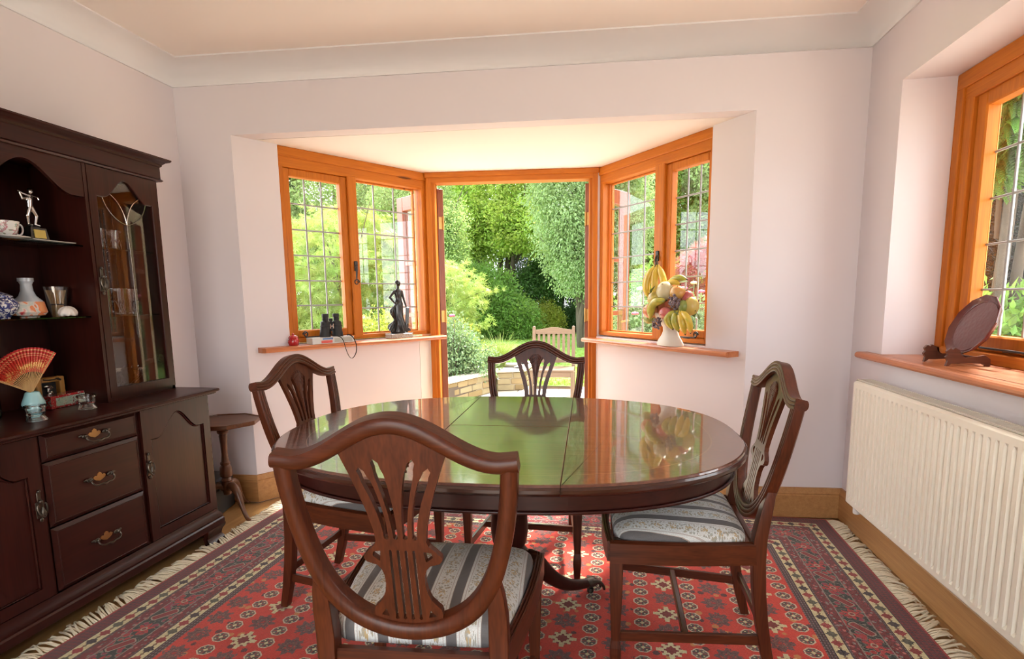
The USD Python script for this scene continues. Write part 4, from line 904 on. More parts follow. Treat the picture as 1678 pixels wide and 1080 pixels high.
g1 = tumbler('cut_glass_tumbler', 0.300, -0.16, 1.440, 'leftmost of the three short cut-glass tumblers on the upper shelf behind the glazed door', group=GL[0])
for k, (x, y) in enumerate(((0.375, -0.15), (0.45, -0.15))): dup(g1, cabpt(x, y, 1.440), 90, ('middle', 'rightmost')[k] + ' of the three short cut-glass tumblers on the upper shelf behind the glazed door')
for k, (x, y) in enumerate(((0.295, -0.17), (0.365, -0.15), (0.44, -0.16), (0.515, -0.14))):
    dup(g1, cabpt(x, y, 1.150), 90 + 20 * k, ('leftmost', 'second from the left', 'third from the left', 'rightmost')[k] + ' tall cut-glass tumbler on the middle shelf behind the glazed door', GL[1], scale=(1.05, 1.05, 1.35))
cbw = thing('crystal_bowl', 'star-cut crystal bowl on the bottom shelf behind the glazed door', 'bowl', cabpt(0.42, -0.15, 0.802), 90)
obj('bowl', lathe([(0.035, 0.0), (0.030, 0.012), (0.045, 0.024), (0.082, 0.060), (0.096, 0.095), (0.092, 0.095), (0.076, 0.062), (0.035, 0.030), (0, 0.028)], 32), M_CRYSTAL, cbw, smooth=40)
rays = []
for k in range(20):
    a = k * 2 * PI / 20
    rays.append(tube([(0.045 * math.cos(a), 0.045 * math.sin(a), 0.024), (0.088 * math.cos(a + .2), 0.088 * math.sin(a + .2), 0.070), (0.099 * math.cos(a), 0.099 * math.sin(a), 0.104)], [0.002, 0.0045, 0.0015], 4))
obj('cut_pattern', cat(*rays), M_CRYSTAL, cbw, smooth=False)
dsh = thing('crystal_dish', 'smaller cut-crystal dish on the bottom shelf left of the crystal bowl', 'dish', cabpt(0.315, -0.16, 0.802), 90)
obj('bowl', lathe([(0.03, 0.0), (0.028, 0.01), (0.045, 0.04), (0.048, 0.075), (0.044, 0.075), (0.03, 0.02), (0, 0.018)], 24), M_CRYSTAL, dsh, smooth=40)
obj('cut_pattern', cat(*[tube([(0.031 * math.cos(a), 0.031 * math.sin(a), 0.008), (0.049 * math.cos(a + .3), 0.049 * math.sin(a + .3), 0.07)], [0.0012, 0.003], 4) for a in np.linspace(0, 2 * PI, 14, endpoint=False)]), M_CRYSTAL, dsh, smooth=False)

M_CHINA = plain('white_china', (0.74, 0.75, 0.76), 0.12, coat_weight=0.6)
def painted(name, base, cols, scale, thr=0.5):
    m = Mat(name); o = m.obj(); n = m.noise(m.scale(o, 1), scale, 3, 0.6, 1.2); k = m.noise(m.scale(o, 1, (4, 2, 9)), scale * 0.7, 2)
    c = m.mix((n > thr), base, m.ramp(k, [(0.35 + 0.3 * i / max(1, len(cols) - 1), q) for i, q in enumerate(cols)]))
    return m.principled(base_color=c, roughness=0.12, coat_weight=0.6)
# upper open shelf
cup = thing('tea_cup', 'flower-painted china tea cup on the upper open shelf', 'cup', cabpt(-0.022, -0.175, 1.449), 90)
MP = painted('flowered_china', (0.72, 0.73, 0.72), [(0.30, 0.42, 0.40), (0.55, 0.25, 0.30), (0.25, 0.35, 0.25)], 55, 0.52)
obj('bowl', lathe([(0.022, 0.0), (0.024, 0.004), (0.034, 0.016), (0.040, 0.040), (0.043, 0.058), (0.040, 0.058), (0.031, 0.018), (0, 0.008)], 28), MP, cup, smooth=40)
obj('handle', tube(spline([(0.040, -0.0, 0.046), (0.058, 0, 0.050), (0.062, 0, 0.030), (0.052, 0, 0.014), (0.036, 0, 0.018)], 18), 0.0034, 7), M_CHINA, cup, smooth=50)

sc_ = thing('saucer', 'white china saucer under the flowered tea cup', 'saucer', cabpt(-0.022, -0.175, 1.440), 90)
obj('dish', lathe([(0, 0.0), (0.03, 0.0), (0.045, 0.003), (0.070, 0.010), (0.071, 0.0125), (0.045, 0.0075), (0.03, 0.0085), (0, 0.0085)], 32), M_CHINA, sc_, smooth=40)
tray = thing('small_tray', 'flat pale grey tray edge beside the saucer on the upper open shelf', 'tray', cabpt(0.120, -0.150, 1.440), 90)
obj('dish', hull([(x, y, 0.0) for x in (-0.055, 0.055) for y in (-0.055, 0.055)] + [(x, y, 0.009) for x in (-0.085, 0.085) for y in (-0.075, 0.07)] + [(x, y, 0.006) for x in (-0.085, 0.085) for y in (-0.075, 0.07)]), plain('tray_grey', (0.50, 0.50, 0.50), 0.3), tray, smooth=False)
tr_ = thing('golf_trophy', 'silver golfer trophy with gold plaque on the upper open shelf', 'trophy', cabpt(0.100, -0.150, 1.4495), 90)
obj('base', cat(hull([(x * 0.036, y * 0.032, 0) for x in (-1, 1) for y in (-1, 1)] + [(x * 0.030, y * 0.026, 0.048) for x in (-1, 1) for y in (-1, 1)]), bx(-0.016, 0.016, -0.016, 0.016, 0.046, 0.056, 0.002)), plain('trophy_black', (0.012, 0.012, 0.012), 0.15), tr_, smooth=False)
obj('plaque', hull([(x * 0.022, -0.0335, 0.008) for x in (-1, 1)] + [(x * 0.022, -0.0305, 0.040) for x in (-1, 1)] + [(x * 0.022, -0.0300, 0.008) for x in (-1, 1)] + [(x * 0.022, -0.027, 0.040) for x in (-1, 1)]), plain('gold_plate', (0.75, 0.60, 0.18), 0.35, 0.5, 900, metallic=0.7), tr_, smooth=False, label='gold engraved plaque')
z0 = 0.056
gol = chain([((-0.004, 0, z0 + 0.072), 0.011, (-0.002, 0, z0 + 0.100), 0.013), ((-0.004, 0, z0 + 0.072), 0.0105, (-0.014, 0.002, z0 + 0.038), 0.008), ((-0.014, 0.002, z0 + 0.038), 0.0075, (-0.010, 0.006, z0 + 0.006), 0.005), ((-0.010, 0.006, z0 + 0.005), 0.005, (-0.006, -0.006, z0 + 0.003), 0.0035),
             ((0.002, 0, z0 + 0.072), 0.0105, (0.018, -0.002, z0 + 0.040), 0.008), ((0.018, -0.002, z0 + 0.040), 0.0075, (0.012, 0, z0 + 0.008), 0.005), ((0.012, 0, z0 + 0.006), 0.005, (0.023, -0.006, z0 + 0.003), 0.0035),
             ((-0.002, 0, z0 + 0.104), 0.010, (0.002, -0.002, z0 + 0.118), 0.006), ((-0.012, 0, z0 + 0.104), 0.006, (-0.030, -0.004, z0 + 0.100), 0.005), ((-0.030, -0.004, z0 + 0.100), 0.0045, (-0.036, -0.002, z0 + 0.122), 0.004), ((0.010, 0, z0 + 0.104), 0.006, (-0.008, -0.014, z0 + 0.112), 0.005), ((-0.008, -0.014, z0 + 0.112), 0.004, (-0.034, -0.004, z0 + 0.122), 0.004)], 0.0035, 4)
fig = obj('figure', gol, M_SILVER, tr_, smooth=60, label='silver golfer figure in mid swing')
obj('head', cat(ball((0.004, -0.002, z0 + 0.130), 0.0095, 2, (1, 1.05, 1.2)), ball((0.006, -0.011, z0 + 0.129), 0.0022, 1), lathe([(0.013, 0), (0.011, 0.003), (0.008, 0.008), (0, 0.010)], 14, (0.004, -0.004, z0 + 0.135))), M_SILVER, fig, smooth=60)
obj('golf_club', tube([(-0.044, -0.004, z0 + 0.128), (-0.010, -0.006, z0 + 0.120), (0.026, -0.008, z0 + 0.112), (0.030, -0.008, z0 + 0.104)], [0.003, 0.002, 0.002, 0.004], 6), M_SILVER, fig)
# middle open shelf
MBW = painted('blue_white_china', (0.66, 0.68, 0.72), [(0.025, 0.035, 0.16), (0.04, 0.06, 0.24)], 70, 0.47)
jar = thing('ginger_jar', 'blue and white ginger jar with lid on the middle open shelf', 'jar', cabpt(-0.065, -0.150, 1.150), 90)
obj('body', lathe([(0.032, 0.0), (0.034, 0.008), (0.050, 0.020), (0.060, 0.038), (0.062, 0.055), (0.050, 0.074), (0.036, 0.080), (0.034, 0.084), (0, 0.084)], 32), MBW, jar, smooth=40)
lid = obj('lid', lathe([(0.046, 0.078), (0.046, 0.084), (0.030, 0.094), (0.010, 0.100), (0.008, 0.106), (0.010, 0.114), (0, 0.118)], 28), MBW, jar, smooth=40)
vs = thing('bottle_vase', 'pale blue-white bottle-necked china vase on the middle open shelf', 'vase', cabpt(0.098, -0.085, 1.150), 90)
obj('body', lathe([(0.030, 0.0), (0.032, 0.004), (0.048, 0.020), (0.054, 0.042), (0.046, 0.066), (0.028, 0.086), (0.021, 0.105), (0.019, 0.130), (0.023, 0.140), (0.026, 0.142), (0.026, 0.156), (0.021, 0.157), (0.015, 0.150), (0, 0.150)], 32), plain('pale_china', (0.62, 0.68, 0.74), 0.15, coat_weight=0.5), vs, smooth=40)
mb = Mat('painted_bowl_glaze'); o_ = mb.obj(); n_ = mb.noise(o_, 18, 2, 0.5, 1.0); zz_ = mb.sep(o_)[2]
mbm = mb.principled(base_color=mb.ramp(n_ + zz_ * 2.0, [(0.36, (0.50, 0.06, 0.07)), (0.42, (0.60, 0.52, 0.46)), (0.48, (0.40, 0.46, 0.44)), (0.54, (0.58, 0.50, 0.44)), (0.57, (0.60, 0.18, 0.08)), (0.70, (0.62, 0.26, 0.12))]), roughness=0.12, coat_weight=0.5)
bw = thing('painted_bowl', 'orange and red painted china bowl in front of the bottle vase', 'bowl', cabpt(0.025, -0.170, 1.150), 90)
obj('body', lathe([(0.026, 0.0), (0.028, 0.005), (0.052, 0.010), (0.060, 0.022), (0.052, 0.062), (0.049, 0.062), (0.055, 0.024), (0.03, 0.012), (0, 0.011)], 32), mbm, bw, smooth=40)
wh = thing('tea_whisk', 'bamboo tea whisk standing on the middle open shelf', 'whisk', cabpt(0.168, -0.140, 1.150), 90)
MB_ = wood('bamboo', (0.42, 0.24, 0.09), (0.60, 0.38, 0.17), 'z', 0.5)
tn = []
for k in range(42):
    a = k * 2 * PI / 42
    tn.append(tube(spline([(0.020 * math.cos(a), 0.020 * math.sin(a), 0.048), (0.023 * math.cos(a), 0.023 * math.sin(a), 0.065), (0.033 * math.cos(a), 0.033 * math.sin(a), 0.108)], 6), np.linspace(0.0016, 0.0009, 6), 4))
obj('tines', cat(*tn), MB_, wh, smooth=40)
obj('handle', lathe([(0.019, 0.0), (0.020, 0.003), (0.0205, 0.048), (0.0185, 0.050), (0, 0.050)], 24), MB_, wh, smooth=40)
obj('thread', lathe([(0.0205, 0.047), (0.0225, 0.049), (0.0225, 0.052), (0.0205, 0.054)], 24), M_BLACK, wh, smooth=40)
cs = thing('whisk_case', 'clear flared plastic case around the bamboo tea whisk', 'case', cabpt(0.168, -0.140, 1.150), 90)
obj('case', lathe([(0.026, 0.0005), (0.043, 0.122), (0.042, 0.122), (0.025, 0.0015), (0, 0.0015)], 28), M_CRYSTAL, cs, smooth=40)
sh = thing('white_shell', 'white ridged china shell beside the bamboo whisk', 'ornament', cabpt(0.152, -0.205, 1.150), 90)
a_ = np.linspace(0, 2 * PI, 60, endpoint=False)
obj('shell', loft([np.c_[0.036 * s_ * np.cos(a_) * (1 + 0.05 * np.cos(9 * a_ + z_ * 60)), 0.026 * s_ * np.sin(a_) * (1 + 0.05 * np.cos(9 * a_)), np.full(60, z_) + 0.003 * s_ * np.sin(7 * a_ + 1)] for s_, z_ in ((0.7, 0.004), (0.95, 0.006), (1.0, 0.014), (0.92, 0.024), (0.7, 0.034), (0.4, 0.040), (0.1, 0.043))]), plain('bisque', (0.72, 0.69, 0.66), 0.4), sh, smooth=50)
# worktop
fs = thing('fan_stand', 'pale turquoise china stand holding the red fan', 'stand', cabpt(-0.035, -0.215, 0.780), 90)
obj('body', lathe([(0.024, 0.0), (0.027, 0.006), (0.026, 0.022), (0.021, 0.030), (0.022, 0.033), (0.034, 0.038), (0.037, 0.045), (0.035, 0.054), (0.026, 0.078), (0.022, 0.090), (0.019, 0.092), (0.014, 0.088), (0, 0.086)], 32), plain('turquoise_glaze', (0.33, 0.60, 0.64), 0.15, coat_weight=0.6), fs, smooth=40)
fan = thing('folding_fan', 'open red and gold paper folding fan in the turquoise stand', 'fan', cabpt(-0.035, -0.215, 0.869), 90)
mf = Mat('fan_paper'); o_ = mf.obj(); fx_m, fy_m, fz_m = mf.sep(o_)
rad_ = mf.math('sqrt', fx_m * fx_m + fz_m * fz_m); n_ = mf.noise(o_, 260, 2, 0.7); n2_ = mf.noise(o_, 22, 2)
cc_ = mf.mix(rad_.step(0.09, 0.16), (0.56, 0.055, 0.025), (0.50, 0.020, 0.022))
gold = ((n_ + (n2_ - 0.5) * 0.9 - (rad_ - 0.105).abs() * 8.0 - 0.03) > 0.46)
cc_ = mf.mix(gold, cc_, (0.80, 0.52, 0.18))
cc_ = mf.mix(((rad_ - 0.150).abs() < 0.002).max((rad_ - 0.142).abs() < 0.0016).max((rad_ - 0.163).abs() < 0.0025) * 0.7, cc_, (0.75, 0.45, 0.2))
mfm = mf.principled(base_color=cc_, roughness=0.5)
nf = 22; rings_in, rings_out = [], []
a0_, a1_ = math.radians(56), math.radians(154)
ri, ro = 0.080, 0.172
V, Fc = [], []
for k in range(2 * nf + 1):
    a = a0_ + (a1_ - a0_) * k / (2 * nf); off = 0.006 * (1 if k % 2 else -1)
    for r in (ri, ro):
        V.append((r * math.cos(a), off * r / ro - 0.012 * (r / ro), r * math.sin(a) + 0.0))
for k in range(2 * nf): Fc += [(2 * k, 2 * k + 1, 2 * k + 3), (2 * k, 2 * k + 3, 2 * k + 2)]
V = np.array(V); Fc = np.array(Fc); V2 = V + [0, 0.0008, 0]
obj('paper_leaf', (np.vstack([V, V2]), np.vstack([Fc, Fc[:, ::-1] + len(V)])), mfm, fan, smooth=False)
for k in range(nf):
    a = a0_ + (a1_ - a0_) * (k + 0.5) / nf
    wdt = 0.0024 if 0 < k < nf - 1 else 0.005
    p = [(0.004 * math.cos(a), 0, 0.004 * math.sin(a)), (ri * 1.15 * math.cos(a), -0.006, ri * 1.15 * math.sin(a))]
    if k in (0, nf - 1): p[1] = (ro * math.cos(a), -0.014, ro * math.sin(a))
    obj('rib', sweep([p[0], p[1]], [(-wdt / 2, -0.0006), (wdt / 2, -0.0006), (wdt / 2, 0.0006), (-wdt / 2, 0.0006)], (-math.sin(a), 0, math.cos(a)), (0, 1, 0)), MB_, fan, smooth=False)
MBOX = painted('box_print', (0.42, 0.03, 0.035), [(0.62, 0.55, 0.48), (0.10, 0.20, 0.16), (0.50, 0.05, 0.05)], 75, 0.56)
tb = thing('decorated_box', 'oblong red patterned box with green panel on the worktop', 'box', cabpt(0.155, -0.130, 0.780), 96)
obj('body', bx(-0.090, 0.090, -0.032, 0.032, 0.0, 0.052, 0.002), MBOX, tb, smooth=False)
obj('front_panel', bx(-0.070, 0.070, -0.0335, -0.031, 0.009, 0.043), painted('box_panel_print', (0.40, 0.52, 0.44), [(0.08, 0.24, 0.18), (0.55, 0.60, 0.50), (0.20, 0.08, 0.08)], 60, 0.50), tb, smooth=False, label='pale green figured panel')
fc = thing('framed_clock', 'small wooden framed ornament with silver figures behind the red box', 'frame', cabpt(0.155, -0.060, 0.780), 84)
obj('frame', cat(frame4(-0.055, 0.055, 0.0, 0.118, 0.020, -0.018, 0.018, 0.003)), wood('frame_pine', (0.34, 0.15, 0.03), (0.52, 0.27, 0.07), 'z', 0.4), fc, smooth=False)
obj('back', bx(-0.04, 0.04, 0.008, 0.016, 0.018, 0.10), M_BLACK, fc, smooth=False)
sv = [ball((0.006 * math.sin(k * 2.1) , -0.004 + 0.004 * math.cos(k), 0.028 + k * 0.0065), 0.007 + 0.003 * math.sin(k * 1.7) ** 2, 1, (1.2 + 0.6 * math.sin(k), 0.7, 0.8)) for k in range(9)]
obj('figures', cat(*sv), M_SILVER, fc, smooth=40, label='tangled silver figures')
obj('crest', cat(tube(spline([(-0.03, -0.019, 0.112), (0, -0.019, 0.107), (0.03, -0.019, 0.112)], 10), 0.0025, 6), tube([(0.02, -0.019, 0.112), (0.038, -0.019, 0.104)], [0.003, 0.005], 6)), M_BRONZE, fc)
def votive(x, y, label):
    t = thing('glass_candle_holder', label, 'candle holder', cabpt(x, y, 0.780), 90)
    obj('bowl', lathe([(0.0, 0.022), (0.024, 0.022), (0.028, 0.026), (0.030, 0.046), (0.034, 0.050), (0.034, 0.056), (0.031, 0.057), (0.028, 0.054), (0.026, 0.032), (0.020, 0.030), (0, 0.030)], 28), M_GLASS, t, smooth=40)
    obj('foot', lathe([(0.033, 0.0), (0.033, 0.003), (0.024, 0.018), (0.024, 0.0225), (0.0, 0.0225), (0.0, 0.019), (0.019, 0.017), (0.028, 0.0)], 28, cap=False), M_GLASS, t, smooth=40)
    return t
votive(-0.108, -0.312, 'clear glass candle holder in front of the turquoise fan stand')
votive(0.103, -0.300, 'clear glass candle holder in front of the red patterned box')
dk = thing('dark_decanter', 'dark cut-glass decanter at the left in the cabinet recess', 'decanter', cabpt(-0.118, -0.095, 0.780), 90)
obj('body', lathe([(0.045, 0.0), (0.048, 0.01), (0.048, 0.11), (0.040, 0.13), (0.018, 0.15), (0.018, 0.17), (0.024, 0.175), (0.0, 0.176)], 12), pane_mat('smoky_crystal', (0.25, 0.26, 0.27), 1.7, 0.1), dk, smooth=False)
obj('stopper', ball((0, 0, 0.198), 0.024, 1, (1, 1, 0.95)), M_CRYSTAL, dk, smooth=False)

# ---------------------------------------------------------------- octagonal side table and the case behind it
st_ = thing('side_table', 'octagonal tripod wine table in the corner beside the cabinet', 'table', (-2.100, 2.632, 0.0), 20)
M_WAL = {a: wood('walnut_' + a, (0.060, 0.021, 0.009), (0.165, 0.064, 0.026), a, 0.38, 0.12) for a in 'xz'}
oc = [(0.205 * math.cos(PI / 8 + k * PI / 4), 0.185 * math.sin(PI / 8 + k * PI / 4)) for k in range(8)]
ocm = lambda s, z: np.c_[np.array(oc) * s, np.full(8, z)]
obj('table_top', loft([ocm(0.93, 0.530), ocm(0.99, 0.534), ocm(1.0, 0.540), ocm(1.0, 0.553), ocm(0.985, 0.556), ocm(0.96, 0.555), ocm(0.955, 0.550), ocm(0.5, 0.550)]), M_WAL['x'], st_, smooth=False)
obj('column', lathe([(0, 0.130), (0.020, 0.130), (0.026, 0.16), (0.030, 0.19), (0.026, 0.205), (0.030, 0.212), (0.026, 0.220), (0.020, 0.228), (0.031, 0.236), (0.033, 0.252), (0.030, 0.285), (0.022, 0.300), (0.026, 0.306), (0.026, 0.314), (0.020, 0.32), (0.016, 0.36), (0.018, 0.42), (0.022, 0.465), (0.020, 0.475), (0.029, 0.484), (0.030, 0.494), (0.020, 0.502), (0.027, 0.512), (0.030, 0.522), (0.045, 0.531), (0, 0.531)], 24), M_WAL['z'], st_, smooth=40)
for a in (-42, 78, 198):
    c, s = math.cos(math.radians(a)), math.sin(math.radians(a))
    pth = spline([(r_ * c, r_ * s, z_) for r_, z_ in ((0.015, 0.165), (0.05, 0.185), (0.085, 0.165), (0.115, 0.115), (0.145, 0.055), (0.175, 0.018), (0.198, 0.010))], 24)
    obj('leg', tube(pth, np.interp(np.linspace(0, 1, 24), [0, .25, .6, .9, 1], [0.020, 0.022, 0.013, 0.011, 0.010]), 10, hint=(0, 0, 1)), M_WAL['x'], st_, smooth=50)
    obj('foot', ball((0.198 * c, 0.198 * s, 0.0085), 0.016, 2, (1.35, 1.0, 0.53)) if a else None, M_WAL['x'], st_, smooth=50)
bxx = thing('equipment_case', 'dark grey plastic case on the floor under the octagonal side table', 'case', (-2.235, 2.655, 0.0), 12)
MG = plain('grey_plastic', (0.030, 0.036, 0.042), 0.45, 0.3, 500)
obj('body', bx(-0.11, 0.085, -0.12, 0.12, 0.004, 0.215, 0.012), MG, bxx, smooth=False)
obj('lid_rim', bx(-0.112, 0.088, -0.122, 0.122, 0.150, 0.158, 0.003), MG, bxx, smooth=False)
obj('latch', bx(-0.03, 0.02, -0.130, -0.118, 0.13, 0.165, 0.003), MG, bxx, smooth=False)
lb = obj('label_sticker', bx(0.0, 0.06, -0.1215, -0.1195, 0.012, 0.07), M_WHITE, bxx, smooth=False, label='white printed label')
for k in range(9): obj('bar', bx(0.020 + 0.004 * k, 0.0215 + 0.004 * k + 0.001 * (k % 3), -0.1222, -0.1212, 0.020, 0.038), M_BLACK, lb, smooth=False)
# ---------------------------------------------------------------- things on the window sills
def bayL(u, inn, z):                                        # frame of the left bay wall -> world
    d = (B - A) / LAB; nn = np.array([d[1], -d[0]]); p = A + d * u + nn * inn; return (p[0], p[1], z)
def bayR(u, inn, z):
    d = (C - D) / LCD; nn = np.array([-d[1], d[0]]); p = D + d * u + nn * inn; return (p[0], p[1], z)
aAB, aCD = frame_of(A, B)[0], frame_of(C, D)[0]
# red lidded pot
rp = thing('red_pot', 'small shiny red lidded pot at the left end of the left bay sill', 'pot', bayL(0.262, 0.030, 0.932), aAB)
M_REDP = plain('red_lacquer', (0.42, 0.012, 0.018), 0.12, coat_weight=0.8)
obj('body', lathe([(0.024, 0), (0.027, 0.003), (0.032, 0.016), (0.033, 0.030), (0.028, 0.042), (0.026, 0.044), (0, 0.044)], 28), M_REDP, rp, smooth=40)
ld = obj('lid', lathe([(0.029, 0.043), (0.030, 0.047), (0.024, 0.058), (0.010, 0.064), (0, 0.065)], 28), M_REDP, rp, smooth=40)
obj('knob', ball((0, 0, 0.069), 0.007, 2), M_REDP, ld, smooth=60)
# book with binoculars on top
bk = thing('book', 'thick white-spined book lying on the left bay sill under the binoculars', 'book', bayL(0.505, 0.030, 0.932), aAB)
M_PAGE = plain('book_pages', (0.72, 0.68, 0.58), 0.8, 0.3, 900)
M_COVER = plain('book_cover', (0.66, 0.67, 0.66), 0.35)
obj('pages', bx(-0.140, 0.138, -0.036, 0.043, 0.0035, 0.0365), M_PAGE, bk, smooth=False)
obj('cover', cat(bx(-0.143, 0.143, -0.042, 0.046, 0.0, 0.0035, 0.001), bx(-0.143, 0.143, -0.042, 0.046, 0.0365, 0.040, 0.001), bx(-0.143, 0.143, -0.0435, -0.039, 0.0, 0.040, 0.0015)), M_COVER, bk, smooth=False)
obj('spine_print', bx(-0.075, -0.005, -0.0442, -0.0432, 0.026, 0.037), plain('print_blue', (0.12, 0.22, 0.45), 0.4), bk, smooth=False, label='blue print on the spine')
obj('spine_print', bx(-0.085, -0.010, -0.0442, -0.0432, 0.005, 0.021), plain('print_red', (0.72, 0.12, 0.10), 0.4), bk, smooth=False, label='red print on the spine')
obj('spine_print', bx(0.004, 0.130, -0.0442, -0.0432, 0.006, 0.034), plain('print_grey', (0.45, 0.46, 0.42), 0.4), bk, smooth=False, label='grey print on the spine')
bn = thing('binoculars', 'black binoculars standing upright on the book with a dangling strap', 'binoculars', bayL(0.515, 0.028, 0.9725), aAB + 4)
def barrel(x):
    tilt = 0.06 * (1 if x > 0 else -1)
    prof = [(0.0, 0.001), (0.026, 0.001), (0.0335, 0.0), (0.034, 0.004), (0.033, 0.030), (0.031, 0.034), (0.030, 0.075), (0.0295, 0.093), (0.026, 0.098), (0.019, 0.100), (0.0175, 0.104), (0.0175, 0.122), (0.0205, 0.126), (0.021, 0.142), (0.018, 0.146), (0.012, 0.144), (0.0, 0.140)]
    v, f = lathe(prof, 26); v = v + np.outer(v[:, 2] * -tilt, [1, 0, 0]) * 1.0 + [x, 0, 0]
    return v, f
for x in (-0.046, 0.046):
    b_ = obj('barrel', barrel(x), M_BLACK, bn, smooth=40)
    obj('grip_ring', cat(lathe([(0.0305, 0.064), (0.0325, 0.066), (0.0325, 0.070), (0.0305, 0.072)], 26, (x * 0.92, 0, 0)), lathe([(0.0185, 0.108), (0.0195, 0.110), (0.0195, 0.116), (0.0185, 0.118)], 26, (x * 0.86, 0, 0))), M_BLACK, b_, smooth=40)
obj('bridge', cat(bx(-0.030, 0.030, -0.010, 0.010, 0.082, 0.094, 0.004), bx(-0.030, 0.030, -0.008, 0.008, 0.040, 0.050, 0.003), tube([(0, 0, 0.034), (0, 0, 0.100)], 0.0075, 12, hint=(1, 0, 0)), lathe([(0, 0.100), (0.013, 0.100), (0.013, 0.116), (0, 0.118)], 18)), M_BLACK, bn, smooth=40)
obj('hinge_plate', cat(bx(-0.014, -0.008, -0.0115, -0.008, 0.052, 0.082), bx(0.008, 0.014, -0.0115, -0.008, 0.052, 0.082), bx(-0.010, 0.010, -0.0115, -0.008, 0.064, 0.070)), M_SILVER, bn, smooth=False, label='bright metal hinge plate')
sp_ = spline([(-0.022, -0.026, 0.045), (-0.005, -0.045, 0.006), (0.022, -0.062, -0.002), (0.034, -0.085, -0.046), (0.044, -0.095, -0.10), (0.075, -0.098, -0.142), (0.103, -0.096, -0.12), (0.118, -0.092, -0.065), (0.116, -0.080, -0.030), (0.105, -0.052, 0.004), (0.092, -0.030, 0.006)], 70)
sp_[:, 1] -= 0.002
obj('strap', tube(sp_, 0.0045, 8, hint=(0, 1, 0), flat=0.28), M_BLACK, bn, smooth=50, label='narrow black neck strap hanging over the sill edge')
# bronze lady
fl_ = thing('lady_figurine', 'dark bronze figurine of a lady in a long gown on a marble base', 'figurine', bayL(1.030, 0.036, 0.932), aAB)
mm = Mat('marble_base'); o_ = mm.obj(); n_ = mm.noise(o_, 90, 3, 0.7, 2.0)
obj('base', bx(-0.090, 0.090, -0.036, 0.046, 0.0, 0.034, 0.003), mm.principled(base_color=mm.ramp(n_, [(0.3, (0.18, 0.14, 0.11)), (0.5, (0.42, 0.36, 0.30)), (0.7, (0.62, 0.58, 0.52))]), roughness=0.25), fl_, smooth=False, label='speckled brown marble base')
obj('plinth', move(lathe([(0.060, 0.034), (0.068, 0.036), (0.070, 0.042), (0.060, 0.047), (0, 0.047)], 36), s=(1, 0.52, 1)), M_BRONZE2 if 'M_BRONZE2' in globals() else plain('statue_bronze', (0.022, 0.020, 0.020), 0.28, metallic=0.35, coat_weight=0.4), fl_, smooth=40)
M_STAT = '/World/Looks/statue_bronze'
a_ = np.linspace(0, 2 * PI, 56, endpoint=False); rings = []
for z_, rx_, ry_, cx_, fold in ((0.046, 0.078, 0.052, 0.010, .10), (0.056, 0.074, 0.050, 0.010, .12), (0.075, 0.056, 0.042, 0.006, .12), (0.10, 0.042, 0.034, 0.002, .10), (0.14, 0.034, 0.029, -0.001, .07), (0.18, 0.032, 0.027, -0.002, .05), (0.22, 0.034, 0.027, -0.002, .03), (0.245, 0.033, 0.026, 0.0, .02), (0.262, 0.027, 0.022, 0.0, .01), (0.275, 0.023, 0.019, 0.001, 0), (0.295, 0.027, 0.021, 0.001, 0), (0.315, 0.032, 0.023, 0.0, 0), (0.330, 0.033, 0.020, 0, 0), (0.340, 0.022, 0.015, 0, 0), (0.346, 0.011, 0.010, 0, 0), (0.356, 0.0095, 0.0095, 0, 0), (0.364, 0.010, 0.010, 0, 0)):
    k = 1 + fold * np.cos(9 * a_ + z_ * 30)
    rings.append(np.c_[cx_ + rx_ * k * np.cos(a_), min(ry_, 0.034) * k * np.sin(a_), np.full(56, z_)])
bd = obj('figure', loft(rings), M_STAT, fl_, smooth=60)
obj('head', cat(ball((0.002, -0.002, 0.382), 0.0185, 2, (0.86, 1.0, 1.18)), ball((0.003, -0.021, 0.380), 0.0035, 1, (1, 1.3, 1.2)), ball((-0.006, -0.0185, 0.385), 0.003, 1), ball((0.011, -0.0185, 0.385), 0.003, 1), ball((0.003, -0.019, 0.372), 0.0042, 1, (1.3, .7, .6)), ball((0.001, 0.004, 0.389), 0.0205, 2, (0.95, 1.0, 0.95)), ball((0.003, 0.020, 0.383), 0.010, 1)), M_STAT, bd, smooth=60)
arm1 = chain([((-0.030, 0, 0.328), 0.0095, (-0.066, 0.004, 0.285), 0.0075), ((-0.066, 0.004, 0.285), 0.007, (-0.040, -0.010, 0.250), 0.0055), ((-0.040, -0.010, 0.250), 0.006, (-0.028, -0.018, 0.244), 0.005)], 0.006, 4)
arm2 = chain([((0.030, 0, 0.328), 0.0095, (0.044, -0.004, 0.270), 0.0075), ((0.044, -0.004, 0.270), 0.007, (0.055, -0.016, 0.215), 0.0055), ((0.055, -0.016, 0.215), 0.006, (0.058, -0.020, 0.198), 0.0055)], 0.006, 4)
obj('arm', arm1, M_STAT, bd, smooth=60); obj('arm', arm2, M_STAT, bd, smooth=60)
obj('closed_fan', move(bx(-0.012, 0.012, -0.008, 0.008, -0.135, 0.012, 0.004), (0.060, -0.020, 0.205), ry=4), M_STAT, fl_, smooth=False)
obj('train', cat(*[tube(spline([(-0.030 - 0.002 * k, -0.010 + 0.01 * k, 0.235 - 0.01 * k), (-0.048 - 0.004 * k, -0.008 + 0.01 * k, 0.175), (-0.036, 0.0, 0.125), (-0.062 - 0.004 * k, -0.004 + 0.01 * k, 0.090), (-0.082 + 0.012 * k, -0.01, 0.055)], 16), np.linspace(0.006, 0.011, 16), 7) for k in range(3)]), M_STAT, bd, smooth=60)

